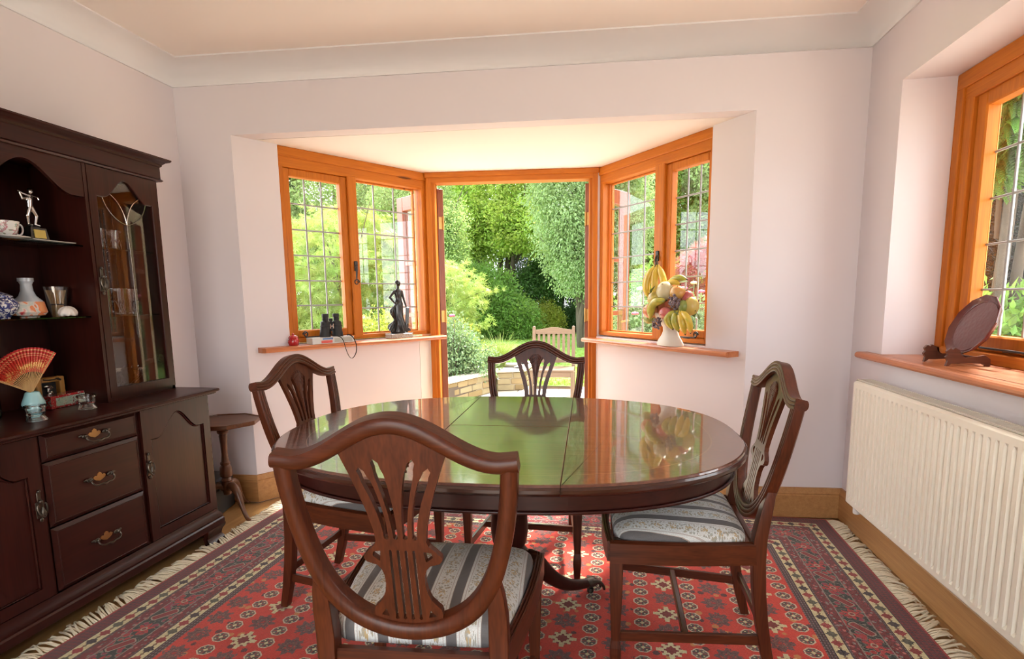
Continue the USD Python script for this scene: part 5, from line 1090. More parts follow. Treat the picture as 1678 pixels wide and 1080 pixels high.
# fruit centrepiece
FUP = 0.020
FZ = 0.905
ft = thing('fruit_centrepiece', 'painted fruit piled on a white moulded stand on the right bay sill', 'ornament', bayR(0.500, 0.052, FZ), aCD)
UsdGeom.Xform(ft).AddScaleOp().Set(Gf.Vec3f(1.34, 1.0, 1.16))
M_BISQ = plain('cream_stoneware', (0.72, 0.66, 0.58), 0.5, 0.2, 120)
a_ = np.linspace(0, 2 * PI, 48, endpoint=False); rings = []
for z_, r_ in ((0.0, 0.066), (0.008, 0.068), (0.025, 0.060), (0.045, 0.046), (0.065, 0.038), (0.085, 0.040), (0.105, 0.056), (0.125, 0.076), (0.142, 0.092), (0.150, 0.090), (0.146, 0.06), (0.14, 0.02)):
    k = 1 + 0.05 * np.cos(5 * a_ + z_ * 25) + (0.05 * np.cos(11 * a_) if z_ > 0.1 else 0)
    rings.append(np.c_[1.12 * r_ * k * np.cos(a_), 0.70 * r_ * k * np.sin(a_), np.full(48, z_ * 1.14)])
obj('stand', loft(rings), M_BISQ, ft, smooth=60)
def fruit_mat(name, c1, c2, sc=14, c3=None):
    m = Mat(name); o = m.obj(); n = m.noise(o, sc, 3, 0.6)
    return m.principled(base_color=m.ramp(n, [(0.38, c1), (0.58, c2)] + ([(0.68, c3)] if c3 else [])), roughness=0.35, coat_weight=0.25, normal=m.bump(m.noise(o, 300, 2), 0.08, 0.002))
M_BAN = fruit_mat('banana_skin', (0.66, 0.45, 0.045), (0.70, 0.52, 0.07), 12, (0.45, 0.45, 0.06))
M_BAN2 = fruit_mat('banana_green', (0.52, 0.46, 0.06), (0.36, 0.40, 0.06), 16, (0.62, 0.48, 0.07))
M_APPLE = fruit_mat('apple_skin', (0.58, 0.10, 0.07), (0.66, 0.34, 0.10), 13)
M_PEAR = fruit_mat('pear_skin', (0.50, 0.44, 0.10), (0.60, 0.42, 0.12), 12, (0.34, 0.38, 0.10))
M_MELON = fruit_mat('melon_skin', (0.66, 0.58, 0.36), (0.60, 0.54, 0.30), 10, (0.50, 0.48, 0.26))
M_ORANGE = fruit_mat('orange_skin', (0.66, 0.24, 0.06), (0.62, 0.36, 0.10), 12)
M_POME = fruit_mat('pomegranate_skin', (0.52, 0.06, 0.09), (0.60, 0.25, 0.18), 14)
M_GREEN = fruit_mat('green_fruit', (0.20, 0.27, 0.06), (0.35, 0.38, 0.09), 14)
M_GRAPE = plain('dark_grape', (0.10, 0.07, 0.09), 0.3)
M_STEM = plain('fruit_stem', (0.07, 0.05, 0.02), 0.6)
def apple(c, r, mat, nm, s=(1, 1, 0.92), tip=(0, 0, 1)):
    c = np.asarray(c) + [0, 0, FUP]
    o = obj(nm, ball(c, r, 3, s), mat, ft, smooth=60)
    t_ = np.asarray(tip, float)
    obj('stalk', tube([np.asarray(c) + t_ * r * 0.85, np.asarray(c) + t_ * r * 1.12], [0.0022, 0.0018], 6), M_STEM, o)
def banana_mesh(p0, p1, bend, r=0.016):
    p0, p1 = np.asarray(p0, float), np.asarray(p1, float); mid = (p0 + p1) / 2 + np.asarray(bend, float)
    q = spline([p0, p0 * .7 + mid * .3 + np.asarray(bend) * .12, mid, p1 * .7 + mid * .3 + np.asarray(bend) * .12, p1], 20)
    rr = r * np.array([0.34, 0.40, 0.6, 0.8, 0.93, 1, 1, 1, 1, 1, 1, 1, 1, 1, .97, .9, .78, .6, .4, .2])
    return tube(q, rr, 7), q
def banana(nm, p0, p1, bend, mat, par, r=0.016):
    if par is ft: p0, p1 = np.asarray(p0) + [0, 0, FUP], np.asarray(p1) + [0, 0, FUP]
    m_, q = banana_mesh(p0, p1, bend, r); o = obj(nm, m_, mat, par, smooth=55)
    obj('tip', tube([q[-2], q[-1] + (q[-1] - q[-2]) * 0.6], [r * 0.38, r * 0.16], 6), M_STEM, o)
    return o
# y is towards the window, -y towards the room; x to the right in the picture
apple((-0.010, -0.040, 0.262), 0.046, M_MELON, 'melon', (0.98, 0.9, 1.05), (0.1, -0.6, 0.7))
apple((-0.072, -0.045, 0.222), 0.038, M_PEAR, 'pear', (1, 0.95, 1.0), (-0.3, -0.5, 0.8))
apple((0.062, -0.035, 0.252), 0.038, M_ORANGE, 'orange', (1.05, 0.95, 0.95), (0.3, -0.4, 0.8))
apple((-0.095, -0.048, 0.160), 0.040, M_APPLE, 'apple', (0.98, 0.95, 1.0), (-0.2, -0.8, 0.3))
apple((0.022, -0.072, 0.150), 0.034, M_POME, 'pomegranate', (1, 0.95, 0.95), (-0.1, -0.9, -0.2))
apple((0.125, -0.010, 0.185), 0.042, M_PEAR, 'pear', (0.85, 0.9, 1.1), (0.7, -0.2, -0.5))
apple((0.100, -0.005, 0.228), 0.030, M_POME, 'plum', (0.9, 1, 1.1), (0.5, 0, 0.8))
apple((-0.130, -0.015, 0.118), 0.032, M_GREEN, 'green_fig', (1.0, 0.9, 0.9), (-0.8, -0.2, 0.2))
apple((0.105, -0.045, 0.185), 0.026, M_GREEN, 'green_fig', (0.9, 0.9, 1.2), (0.3, -0.6, 0.5))
for c, r, nm in (((0.02, 0.0, 0.20), 0.06, 'apple'), ((-0.06, 0.0, 0.185), 0.05, 'apple'), ((0.085, 0.0, 0.18), 0.045, 'apple')): apple(c, r, M_APPLE, nm, (1, .62, 1), (0, 0.5, 0.8))
banana('banana', (-0.068, -0.080, 0.120), (0.030, -0.080, 0.215), (-0.022, -0.010, 0.030), M_BAN2, ft, 0.022)
for k, (px_, pz_) in enumerate(((0.048, 0.070), (0.075, 0.060), (0.105, 0.048), (0.128, 0.056))):
    banana('banana', (0.092 - 0.012 + 0.008 * k, -0.058, 0.162), (px_ + 0.02, -0.070 + 0.01 * k, pz_), (-0.030 + 0.020 * k, -0.022, 0.012), (M_BAN2, M_BAN2, M_BAN, M_BAN)[k], ft, 0.0165)
banana('banana', (-0.030, 0.0, 0.285), (0.085, 0.005, 0.318), (-0.005, 0.0, 0.024), M_BAN2, ft, 0.016)
banana('banana', (-0.040, -0.015, 0.275), (0.060, -0.01, 0.293), (0.0, -0.005, 0.022), M_BAN, ft, 0.015)
def grapes(c, n, rad, r, sd, cl=None):
    g_ = np.random.default_rng(sd); ms = []; c = np.asarray(c) + [0, 0, FUP]
    for k in range(n):
        d = g_.normal(size=3); d /= np.linalg.norm(d)
        ms.append(ball(np.asarray(c) + d * np.asarray(rad) * g_.uniform(0.7, 1.0), r * g_.uniform(0.85, 1.1), 1))
    obj('grape_bunch', cat(*ms), cl or M_GRAPE, ft, smooth=50)
M_GRP2 = fruit_mat('frosted_grape', (0.10, 0.07, 0.10), (0.20, 0.14, 0.15), 90, (0.36, 0.26, 0.22))
grapes((0.070, -0.066, 0.205), 46, (0.038, 0.020, 0.036), 0.0075, 1, M_GRP2); grapes((-0.028, -0.075, 0.098), 34, (0.026, 0.016, 0.030), 0.0068, 2, M_GRP2); grapes((-0.108, -0.022, 0.228), 22, (0.018, 0.016, 0.030), 0.0068, 3, M_GRP2)
lf = Mat('fruit_leaf'); lfm = lf.principled(base_color=lf.mix(lf.noise(lf.obj(), 40, 2), (0.10, 0.16, 0.05), (0.22, 0.26, 0.10)), roughness=0.5)
def flat_leaf(p, d, up, L, W):
    p, d, up = [np.asarray(q, float) for q in (p, d, up)]; d = d / np.linalg.norm(d); s_ = np.cross(d, up); s_ /= np.linalg.norm(s_); up = np.cross(s_, d)
    st = [(t_, W * math.sin(PI * t_ ** 0.8) , 0.15 * L * t_ * t_) for t_ in np.linspace(0.02, 0.99, 8)]
    top = [np.array([p + d * L * t_ + s_ * w_ * q - up * (dr + abs(q) * w_ * -0.25) for q in (-1, 0, 1, 0)]) + np.outer([0, 0, 0, 1], -up * 0.0015) for t_, w_, dr in st]
    return loft(top)
for p, d in (((-0.02, -0.085, 0.205), (0.9, -0.3, 0.2)), ((-0.075, -0.07, 0.255), (0.6, -0.3, 0.7)), ((0.075, -0.06, 0.165), (0.8, -0.5, -0.3)), ((-0.12, -0.04, 0.175), (-0.7, -0.4, 0.3)), ((0.03, 0.01, 0.30), (1.0, 0.1, 0.25)), ((-0.135, -0.02, 0.13), (-0.9, -0.2, -0.3)), ((0.10, -0.02, 0.26), (0.8, -0.2, 0.4)), ((0.12, 0.0, 0.15), (0.9, 0, -0.4))):
    obj('leaf', flat_leaf(np.asarray(p) + [0, 0, FUP], d, (0, -0.4, 1), 0.055, 0.017), lfm, ft, smooth=50)
# bananas hanging from the window handle
bb = thing('banana_bunch', 'yellow bananas hanging from the handle of the right bay window', 'bananas', bayR(0.632, 0.055, 1.405), aCD)
UsdGeom.Xform(bb).AddScaleOp().Set(Gf.Vec3f(1.22, 1.15, 1.22))
for k, (x_, x1_, y_) in enumerate(((-0.030, -0.044, 0.004), (-0.006, -0.036, -0.026), (0.014, 0.012, -0.012), (0.026, 0.036, 0.010))):
    banana('banana', (x_ * 0.35, y_ * 0.3, -0.012), (x1_ + (0.006 if k else 0.0), y_, -0.185 + 0.012 * (k == 1)), ((-0.034, -0.016, 0.0, 0.036)[k], -0.014, 0), M_BAN, bb, 0.0185)
obj('crown', tube([(0, 0, 0.006), (0, 0, -0.010), (0, -0.002, -0.022)], [0.008, 0.012, 0.014], 8), M_STEM, bb)
obj('hanging_loop', tube(spline([(-0.003, 0, 0.0), (-0.010, 0.0, 0.022), (0.0, 0.006, 0.040), (0.010, 0.0, 0.022), (0.003, 0, 0.0)], 20), 0.0022, 6), M_STEM, bb)

# red lacquer plate on its stand
PX, PY_, PZ = 1.345, 2.395, 0.923
ps = thing('plate_stand', 'carved dark wooden stand holding the red plate on the side window sill', 'stand', (PX, PY_, PZ), -90)
M_LAC = plain('red_brown_lacquer', (0.10, 0.020, 0.017), 0.3, coat_weight=0.6)
M_EBON = wood('stand_wood', (0.055, 0.018, 0.012), (0.12, 0.040, 0.022), 'y', 0.3, 0.3)
side_p = Polygon([(-0.075, 0.0), (-0.060, 0.012), (-0.035, 0.012), (-0.010, 0.014), (0.045, 0.012), (0.060, 0.0), (0.070, 0.004), (0.068, 0.026), (0.050, 0.040), (0.020, 0.034), (-0.012, 0.030), (-0.030, 0.042), (-0.036, 0.060), (-0.050, 0.068), (-0.058, 0.060), (-0.066, 0.066), (-0.076, 0.056), (-0.070, 0.044), (-0.078, 0.034), (-0.070, 0.020)]).buffer(0.002)
for s in (-1, 1): obj('side', extr(side_p, 0.012, 'yz', s * 0.075 - 0.006), M_EBON, ps, smooth=False)
obj('rail', bx(-0.075, 0.075, 0.000, 0.012, 0.014, 0.028, 0.002), M_EBON, ps, smooth=False)
obj('rail', bx(-0.075, 0.075, 0.045, 0.057, 0.014, 0.032, 0.002), M_EBON, ps, smooth=False)
R_ = 0.128; tl = 24
pl_ = thing('lacquer_plate', 'round dark red faceted-rim plate leaning on the stand at the side window', 'plate', (PX, PY_, PZ), -90)
n12 = 12; aa = np.arange(n12) * 2 * PI / n12
def pring(r, d, n=n12): return np.c_[r * np.cos(aa), np.full(n, d), r * np.sin(aa)]
mlac = Mat('plate_lacquer'); o_ = mlac.obj(); n_ = mlac.noise(o_, 45, 3, 0.6, 1.5)
mlac = mlac.principled(base_color=mlac.mix(n_, (0.100, 0.020, 0.018), (0.14, 0.030, 0.026)), roughness=0.28, coat_weight=0.4, normal=mlac.bump(mlac.voro(o_, 60), 0.25, 0.004))
prings = [pring(R_ * 0.55, 0.012), pring(R_ * 0.70, 0.012), pring(R_ * 0.97, -0.010), pring(R_, -0.011), pring(R_, -0.006), pring(R_ * 0.90, 0.001)]
v1, f1 = loft([pring(0.02, 0.012)] + prings + [pring(R_ * 0.86, -0.002), pring(R_ * 0.80, 0.001), pring(0.02, 0.001)])
v1 = v1 * [1, -1, 1]; f1 = f1[:, ::-1]
tlr = math.radians(tl)
def tilt(v): y, z = v[:, 1], v[:, 2]; return np.c_[v[:, 0], -0.006 + y * math.cos(tlr) * -1 + (z + R_) * math.sin(tlr) + 0.0, 0.030 + (z + R_) * math.cos(tlr) + y * math.sin(tlr)]
prof_ = [(0.0, 0.0), (R_ * 0.84, 0.0), (R_ * 0.90, -0.004), (R_ * 0.985, -0.014), (R_, -0.013), (R_ * 0.995, -0.008), (R_ * 0.9, 0.006), (R_ * 0.55, 0.010), (0, 0.010)]
pv, pf = loft([np.c_[max(r_, 1e-4) * np.cos(aa + 0.13), np.full(n12, d_), max(r_, 1e-4) * np.sin(aa + 0.13)] for r_, d_ in prof_], caps=False)
def tilt2(v): y, z = v[:, 1], v[:, 2] + R_; return np.c_[v[:, 0], 0.000 + y * math.cos(tlr) + z * math.sin(tlr), 0.030 - y * math.sin(tlr) + z * math.cos(tlr)]
obj('dish', (tilt2(pv), pf), mlac, pl_, smooth=20)
rg = np.c_[0.80 * R_ * np.cos(np.linspace(0, 2 * PI, 49)[:-1]), np.full(48, -0.001), 0.80 * R_ * np.sin(np.linspace(0, 2 * PI, 49)[:-1])]
obj('carved_ring', cat(tube(tilt2(rg + [0, 0.0008, 0]), 0.0016, 6, closed=True)), mlac, pl_, smooth=50)
# ---------------------------------------------------------------- garden
GZ = -0.20
def leaf_mat(name, c, var=0.35, hue=0.03, trans=0.45, rough=0.45):
    m = Mat(name); r = m.rand(); o = m.node('geometry')('random_per_island')
    v = (o * 0.6 + r * 0.4 - 0.5) * (2 * var) + 1.0
    col = m.node('hsv', hue=(r - 0.5) * hue + 0.5, saturation=1.0, value=v, fac=1.0, color=c)('color')
    p = m.node('principled_bsdf', base_color=col, roughness=rough, specular_ior_level=0.35)('BSDF')
    t = m.node('translucent_bsdf', color=m.mix(1.0, col, (1.25, 1.2, 0.8), 'multiply'))('BSDF')
    return m.build(m.node('mix_closure', fac=trans, closure1=p, closure2=t)('closure'))
LG = np.random.default_rng(11)
def spray(n, spread, L, W, seed, flat=1.0, droop=0.0, lobes=0, hang=0.0):
    """A bunch of leaves: simple folded blades, or palmate leaves with LOBES fingers."""
    g = np.random.default_rng(seed); V, Fc = [], []
    for k in range(n):
        p = g.normal(size=3); p = p / np.linalg.norm(p) * spread * g.uniform(0.15, 1.0) ** 0.6; p[2] *= flat
        d = p / (np.linalg.norm(p) + 1e-6) * 0.7 + g.normal(size=3) * 0.55; d[2] -= droop; d /= np.linalg.norm(d)
        u = g.normal(size=3) * 0.5 + np.array([0, 0, 1.0]); s = np.cross(d, u); s /= np.linalg.norm(s); u = np.cross(s, d)
        l, w = L * g.uniform(0.7, 1.2), W * g.uniform(0.7, 1.2); b = len(V)
        if lobes:
            V.append(p); c = len(V) - 1
            ang = np.linspace(-2.2, 2.2, lobes)
            for q in ang:
                ln = l * (1 - 0.22 * abs(q))
                for dq, f_ in ((-0.16, 0.38), (0.0, 1.0), (0.16, 0.38)):
                    e = d * math.cos(q + dq) + s * math.sin(q + dq)
                    V.append(p + e * ln * f_ - u * 0.12 * ln * f_)
            for i in range(lobes):
                j = c + 1 + 3 * i; Fc += [(c, j, j + 1), (c, j + 1, j + 2)]
        else:
            V += [p, p + d * l * 0.45 + s * w / 2 + u * w * 0.14, p + d * l - u * l * 0.10, p + d * l * 0.45 - s * w / 2 + u * w * 0.14]
            Fc += [(b, b + 1, b + 2), (b, b + 2, b + 3)]
    return np.array(V), np.array(Fc)
def rand_quat(n, g, up=0.0):
    q = Rotation.random(n, random_state=int(g.integers(1 << 30))).as_quat() if up == 0 else Rotation.from_euler('xyz', np.c_[g.normal(0, up, n), g.normal(0, up, n), g.uniform(0, 2 * PI, n)]).as_quat()
    return q
def foliage(parent, name, mesh, mat, pts, scales, quats, label=None):
    pi = UsdGeom.PointInstancer.Define(stage, numbered(str(parent.GetPath()) + '/' + name))
    pr_ = usdkit.mesh(stage, str(pi.GetPath()) + '/leaf_spray', mesh, mat, False)
    pi.CreatePrototypesRel().AddTarget(pr_.GetPath())
    n = len(pts)
    pi.CreateProtoIndicesAttr(Vt.IntArray.FromNumpy(np.zeros(n, np.int32)))
    pi.CreatePositionsAttr(Vt.Vec3fArray.FromNumpy(np.asarray(pts, np.float32)))
    pi.CreateScalesAttr(Vt.Vec3fArray.FromNumpy(np.repeat(np.asarray(scales, np.float32)[:, None], 3, 1)))
    pi.CreateOrientationsAttr(Vt.QuathArray([Gf.Quath(float(q[3]), float(q[0]), float(q[1]), float(q[2])) for q in quats]))
    tag(pi, label, kind='stuff')
def crown_points(lobes, n, g, inner=0.62):
    vol = np.array([r[0] * r[1] + r[1] * r[2] + r[0] * r[2] for _, r in lobes]); out = []
    for (c, r), k in zip(lobes, (n * vol / vol.sum()).astype(int)):
        d = g.normal(size=(k, 3)); d /= np.linalg.norm(d, axis=1, keepdims=True)
        bump = 1 + 0.22 * (meshkit.noise(d * 2.3 + np.asarray(c), 3) - 0.5) * 2
        out.append(np.asarray(c) + d * np.asarray(r) * (g.uniform(inner ** 2, 1, (k, 1)) ** 0.5) * bump[:, None])
    return np.vstack(out)
M_BARK = Mat('bark'); o_ = M_BARK.obj(); M_BARK = M_BARK.principled(base_color=M_BARK.mix(M_BARK.noise(M_BARK.scale(o_, (9, 9, 2)), 2.0, 3), (0.035, 0.026, 0.018), (0.12, 0.095, 0.07)), roughness=0.9)
def tree(name, label, cat_, x, y, lobes, n, mesh, mat, trunk_r=0.12, scale=(0.8, 1.25), up=0.0, seed=0, group=None, inner=0.62, gz=GZ, stems=1):
    g = np.random.default_rng(seed + 100)
    t = thing(name, label, cat_, (x, y, gz), 0, group)
    L_ = [((c[0] - x, c[1] - y, c[2] - gz), r) for c, r in lobes]
    parts = []
    for st in range(stems):
        b0 = np.array([g.normal(0, 0.08) * (stems > 1), g.normal(0, 0.08) * (stems > 1), -0.05])
        for c, r in L_:
            top = np.array(c) + [0, 0, r[2] * 0.35] + g.normal(0, 0.15, 3) * (stems > 1)
            mid = b0 * 0.6 + np.array([c[0] * 0.35, c[1] * 0.35, max(0.3 * top[2], 0.1)])
            parts.append(tube(spline([b0, mid, (np.array(c) + mid) / 2 + g.normal(0, 0.08, 3), top], 12), np.linspace(trunk_r, trunk_r * 0.25, 12), 8))
            for k in range(5):
                a = np.array(c) * g.uniform(0.5, 0.95); e = np.array(c) + g.normal(0, 0.45, 3) * np.array(r) + [0, 0, 0.1 * r[2]]
                parts.append(tube(spline([a, (a + e) / 2 + [0, 0, 0.1], e], 6), np.linspace(trunk_r * 0.35, trunk_r * 0.1, 6), 6))
    obj('trunk' if trunk_r > 0.04 else 'stem', cat(*parts), M_BARK, t, smooth=60)
    P_ = crown_points(L_, n, g, inner)
    P_ = P_[P_[:, 2] > 0.02]
    foliage(t, 'foliage', mesh, mat, P_, g.uniform(*scale, len(P_)), rand_quat(len(P_), g, up))
    return t
SP_BROAD = spray(70, 0.36, 0.125, 0.065, 1)
SP_SMALL = spray(90, 0.34, 0.075, 0.036, 2)
SP_BIRCH = spray(80, 0.36, 0.085, 0.042, 3, 1.3, 0.7)
SP_ACER = spray(26, 0.26, 0.095, 0.0, 4, 0.35, 0.25, lobes=7)
SP_LAUREL = spray(46, 0.30, 0.13, 0.05, 5)
SP_ROSE = spray(34, 0.16, 0.05, 0.032, 6)
SP_YEW = spray(120, 0.36, 0.10, 0.016, 7)
FR = []
for k in range(26):                                         # flat ferny frond of thuja
    t_ = k / 25; s_ = 1 if k % 2 else -1
    ln = 0.16 * (1 - 0.6 * t_)
    b_ = np.array([0.0, t_ * 0.42, -0.10 * t_ * t_])
    e_ = b_ + np.array([s_ * ln * 0.8, ln * 0.6, -0.03])
    FR.append((np.array([b_, b_ + [s_ * ln * .35, ln * .35 + .018, 0.004], e_, b_ + [s_ * ln * .45, ln * .20 - .012, 0]]), np.array([[0, 1, 2], [0, 2, 3]])))
    for q_ in (0.45, 0.75):
        m_ = b_ + (e_ - b_) * q_; e2 = m_ + np.array([s_ * ln * 0.10, ln * 0.42, -0.02])
        FR.append((np.array([m_, m_ + [-.012, ln * .2, 0.0], e2, m_ + [.012, ln * .2, 0]]), np.array([[0, 1, 2], [0, 2, 3]])))
_f = cat(*FR)
SP_THUJA = cat(*[move(_f, (0.02 * math.cos(a), 0.02 * math.sin(a), -0.04 * i), rz=math.degrees(a), rx=-18 - 14 * (i % 3)) for i, a in enumerate(np.linspace(0, 2 * PI, 8)[:-1])])

LF_LIME = leaf_mat('leaf_lime', (0.50, 0.66, 0.17), trans=0.6); LF_MID = leaf_mat('leaf_mid', (0.22, 0.39, 0.09), trans=0.5); LF_PALE = leaf_mat('leaf_pale', (0.36, 0.50, 0.20), trans=0.5); LF_BIRCH = leaf_mat('leaf_birch', (0.36, 0.50, 0.25), trans=0.55)
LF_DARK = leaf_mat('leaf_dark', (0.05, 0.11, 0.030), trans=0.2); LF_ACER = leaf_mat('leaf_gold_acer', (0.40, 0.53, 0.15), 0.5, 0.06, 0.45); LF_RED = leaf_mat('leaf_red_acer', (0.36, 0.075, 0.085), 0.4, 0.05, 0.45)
LF_ROSE = leaf_mat('leaf_rose', (0.22, 0.33, 0.16), 0.35, 0.04, 0.3); LF_YELLOW = leaf_mat('leaf_yellowgreen', (0.36, 0.42, 0.07)); LF_THUJA = leaf_mat('leaf_thuja', (0.13, 0.27, 0.05), 0.5, 0.03, 0.35); LF_SLATE = leaf_mat('leaf_slate', (0.022, 0.030, 0.027), trans=0.05)

# ground
mg = Mat('lawn_grass'); o_ = mg.pos(); n1 = mg.noise(o_, 0.5, 3); n2 = mg.noise(o_, 60, 3, 0.7)
mgm = mg.principled(base_color=mg.mix(n1, mg.mix(n2, (0.12, 0.235, 0.045), (0.20, 0.33, 0.075)), mg.mix(n2, (0.16, 0.27, 0.06), (0.25, 0.36, 0.09))), roughness=0.85, normal=mg.bump(n2, 0.6, 0.03), specular_ior_level=0.2)
obj('lawn', bx(-60, 60, 8.65, 80, GZ - 0.2, GZ), mgm, kind='structure', label='sunlit mown lawn stretching to the trees', smooth=False)
obj('ground', bx(-60, 60, -60, 8.65, GZ - 0.25, GZ - 0.045), plain('pale_gravel', (0.62, 0.55, 0.45), 0.9), kind='structure', smooth=False)
GT = np.random.default_rng(5); gp = []
while len(gp) < 5200:
    y_ = 8.7 + 15 * GT.random() ** 1.5; x_ = GT.uniform(-0.26 * y_ - 0.3, 0.06 * y_ + 0.3)
    gp.append((x_, y_, GZ))
tf = cat(*[(np.array([[0.03 * c, 0.03 * s, 0], [0.03 * c + 0.005, 0.03 * s, 0], [0.05 * c, 0.05 * s, 0.055 * q]]), np.array([[0, 1, 2]])) for c, s, q in [(math.cos(k * 2.4) * (k / 14), math.sin(k * 2.4) * (k / 14), 0.6 + 0.4 * math.sin(k)) for k in range(14)]])
gi = UsdGeom.PointInstancer.Define(stage, '/World/grass')
pg_ = usdkit.mesh(stage, '/World/grass/tuft', tf, leaf_mat('grass_blade', (0.30, 0.45, 0.07)), False)
gi.CreatePrototypesRel().AddTarget(pg_.GetPath()); gi.CreateProtoIndicesAttr(Vt.IntArray.FromNumpy(np.zeros(len(gp), np.int32))); gi.CreatePositionsAttr(Vt.Vec3fArray.FromNumpy(np.array(gp, np.float32)))
gi.CreateOrientationsAttr(Vt.QuathArray([Gf.Quath(float(math.cos(a)), 0., 0., float(math.sin(a))) for a in GT.uniform(0, PI, len(gp))]))
gi.CreateScalesAttr(Vt.Vec3fArray.FromNumpy(np.repeat(GT.uniform(0.6, 1.3, (len(gp), 1)), 3, 1).astype(np.float32)))
tag(gi, 'short green grass blades standing on the lawn', 'grass', kind='stuff')
# patio slabs
pat = tag(UsdGeom.Xform.Define(stage, '/World/patio'), 'pale stone slab patio outside the garden door', kind='structure')
MS = [plain('patio_stone_%d' % k, (0.52 * q, 0.46 * q, 0.38 * q), 0.8, 0.3, 60, 0.12) for k, q in enumerate((0.9, 1.0, 1.08))]
MMORT = plain('mortar', (0.30, 0.25, 0.18), 0.9, 0.3, 200)
obj('bedding', bx(-4.4, 2.9, 4.0, 8.64, GZ - 0.08, GZ - 0.018), MMORT, pat, smooth=False)
GP2 = np.random.default_rng(8)
for i in range(12):
    for j in range(8):
        x0, y0 = -4.35 + i * 0.6 + 0.0, 4.02 + j * 0.575
        obj('paving_slab', bx(x0 + 0.006, x0 + 0.594, y0 + 0.006, y0 + 0.569, GZ - 0.04, GZ - 0.004 + GP2.uniform(-0.003, 0.003), 0.006), MS[int(GP2.integers(3))], pat, smooth=False)
obj('door_step', bx(-1.5, 0.1, 4.10, 4.62, GZ - 0.02, -0.06, 0.01), MS[0], pat, smooth=False)
# raised bed of yellow stone
bed = thing('raised_bed', 'low raised flower bed wall of yellow stone blocks with slab coping', 'garden wall', (-1.66, 8.06, GZ), 0)
MST = [plain('yellow_stone_%d' % k, c, 0.85, 0.5, 45, 0.22) for k, c in enumerate(((0.24, 0.165, 0.07), (0.27, 0.195, 0.095), (0.20, 0.14, 0.062), (0.28, 0.225, 0.125)))]
GW = np.random.default_rng(21)
def run_wall(p, q, th=0.16):
    p, q = np.asarray(p, float), np.asarray(q, float); L = np.linalg.norm(q - p); a = math.degrees(math.atan2(*(q - p)[::-1])); hh = 0.285
    obj('core', move(bx(0.005, L - 0.005, 0.014, th, 0.0, hh), (*p, 0), rz=a), MMORT, bed, smooth=False)
    for c in range(3):
        x = -0.10 * (c % 2)
        while x < L - 0.02:
            w = GW.uniform(0.20, 0.36); x0, x1 = max(x, 0.0), min(x + w, L)
            if x1 - x0 > 0.04:
                obj('stone', move(bx(x0 + 0.006, x1 - 0.006, GW.uniform(-0.006, 0.006), 0.06, c * 0.095 + 0.004, c * 0.095 + 0.090, 0.010), (*p, 0), rz=a), MST[int(GW.integers(4))], bed, smooth=False)
            x += w
    x = 0.0
    while x < L:
        w = min(GW.uniform(0.38, 0.52), L - x)
        obj('coping', move(bx(x + 0.003, x + w - 0.003, -0.035, th + 0.03, hh, hh + 0.048, 0.008), (*p, 0), rz=a), MS[int(GW.integers(3))], bed, smooth=False)
        x += w
run_wall((-0.98, -2.60), (0.0, 0.0)); run_wall((0.0, 0.0), (0.39, 0.13)); run_wall((0.39, 0.13), (0.43, 1.2))
run_wall((-0.25, 0.72), (0.39, 0.72))
obj('soil', extr(Polygon([(-0.90, -2.55), (0.0, 0.1), (0.36, 0.22), (0.40, 1.2), (-3.4, 1.6), (-3.4, -2.5)]), 0.22, 'xy', 0.0), plain('soil', (0.09, 0.065, 0.045), 0.95, 0.6, 30), bed, smooth=False)
# teak garden chair
tk = thing('garden_chair', 'weathered teak slatted garden chair on the patio before the lawn', 'chair', (-0.765, 7.62, GZ), 2)
M_TEAK = {a: wood('teak_' + a, (0.115, 0.066, 0.038), (0.19, 0.12, 0.07), a, 0.6) for a in 'xyz'}
for s in (-1, 1):
    obj('leg', hull([(s * 0.285 + a, 0.215 + b + (0.05 if z > 0.5 else 0), z) for a in (-0.026, 0.026) for b in (-0.026, 0.026) for z in (0.0,)] + [(s * 0.285 + a, 0.285 + b, 0.985) for a in (-0.022, 0.022) for b in (-0.02, 0.02)]), M_TEAK['z'], tk, smooth=False)
    obj('leg', bx(s * 0.285 - 0.028, s * 0.285 + 0.028, -0.25, -0.195, 0.0, 0.405, 0.004), M_TEAK['z'], tk, smooth=False)
    obj('side_rail', bx(s * 0.285 - 0.014, s * 0.285 + 0.014, -0.20, 0.20, 0.33, 0.40, 0.003), M_TEAK['y'], tk, smooth=False)
    obj('finial', ball((s * 0.285, 0.286, 0.985), 0.022, 1, (1, 1, .7)), M_TEAK['z'], tk)
xs = np.linspace(-0.262, 0.262, 25)
cr = Polygon([(x, 0.885) for x in xs] + [(x, 0.945 + 0.035 * (0.5 + 0.5 * math.cos(PI * x / 0.262))) for x in xs[::-1]])
obj('crest_rail', extr(cr, 0.03, 'xz', 0.265), M_TEAK['x'], tk, smooth=False)
obj('back_rail', bx(-0.262, 0.262, 0.222, 0.252, 0.47, 0.52, 0.003), M_TEAK['x'], tk, smooth=False)
for x in np.linspace(-0.215, 0.215, 7): obj('slat', hull([(x + a, y + b, z) for a in (-0.019, 0.019) for b in (-0.006, 0.006) for y, z in ((0.238, 0.515), (0.278, 0.89))]), M_TEAK['z'], tk, smooth=False)
for k in range(6): obj('slat', bx(-0.30, 0.30, -0.262 + k * 0.078, -0.262 + k * 0.078 + 0.064, 0.402, 0.422, 0.003), M_TEAK['x'], tk, smooth=False)
obj('front_rail', bx(-0.26, 0.26, -0.24, -0.215, 0.32, 0.40, 0.003), M_TEAK['x'], tk, smooth=False)
obj('stretcher', bx(-0.26, 0.26, -0.01, 0.015, 0.12, 0.16, 0.003), M_TEAK['x'], tk, smooth=False)
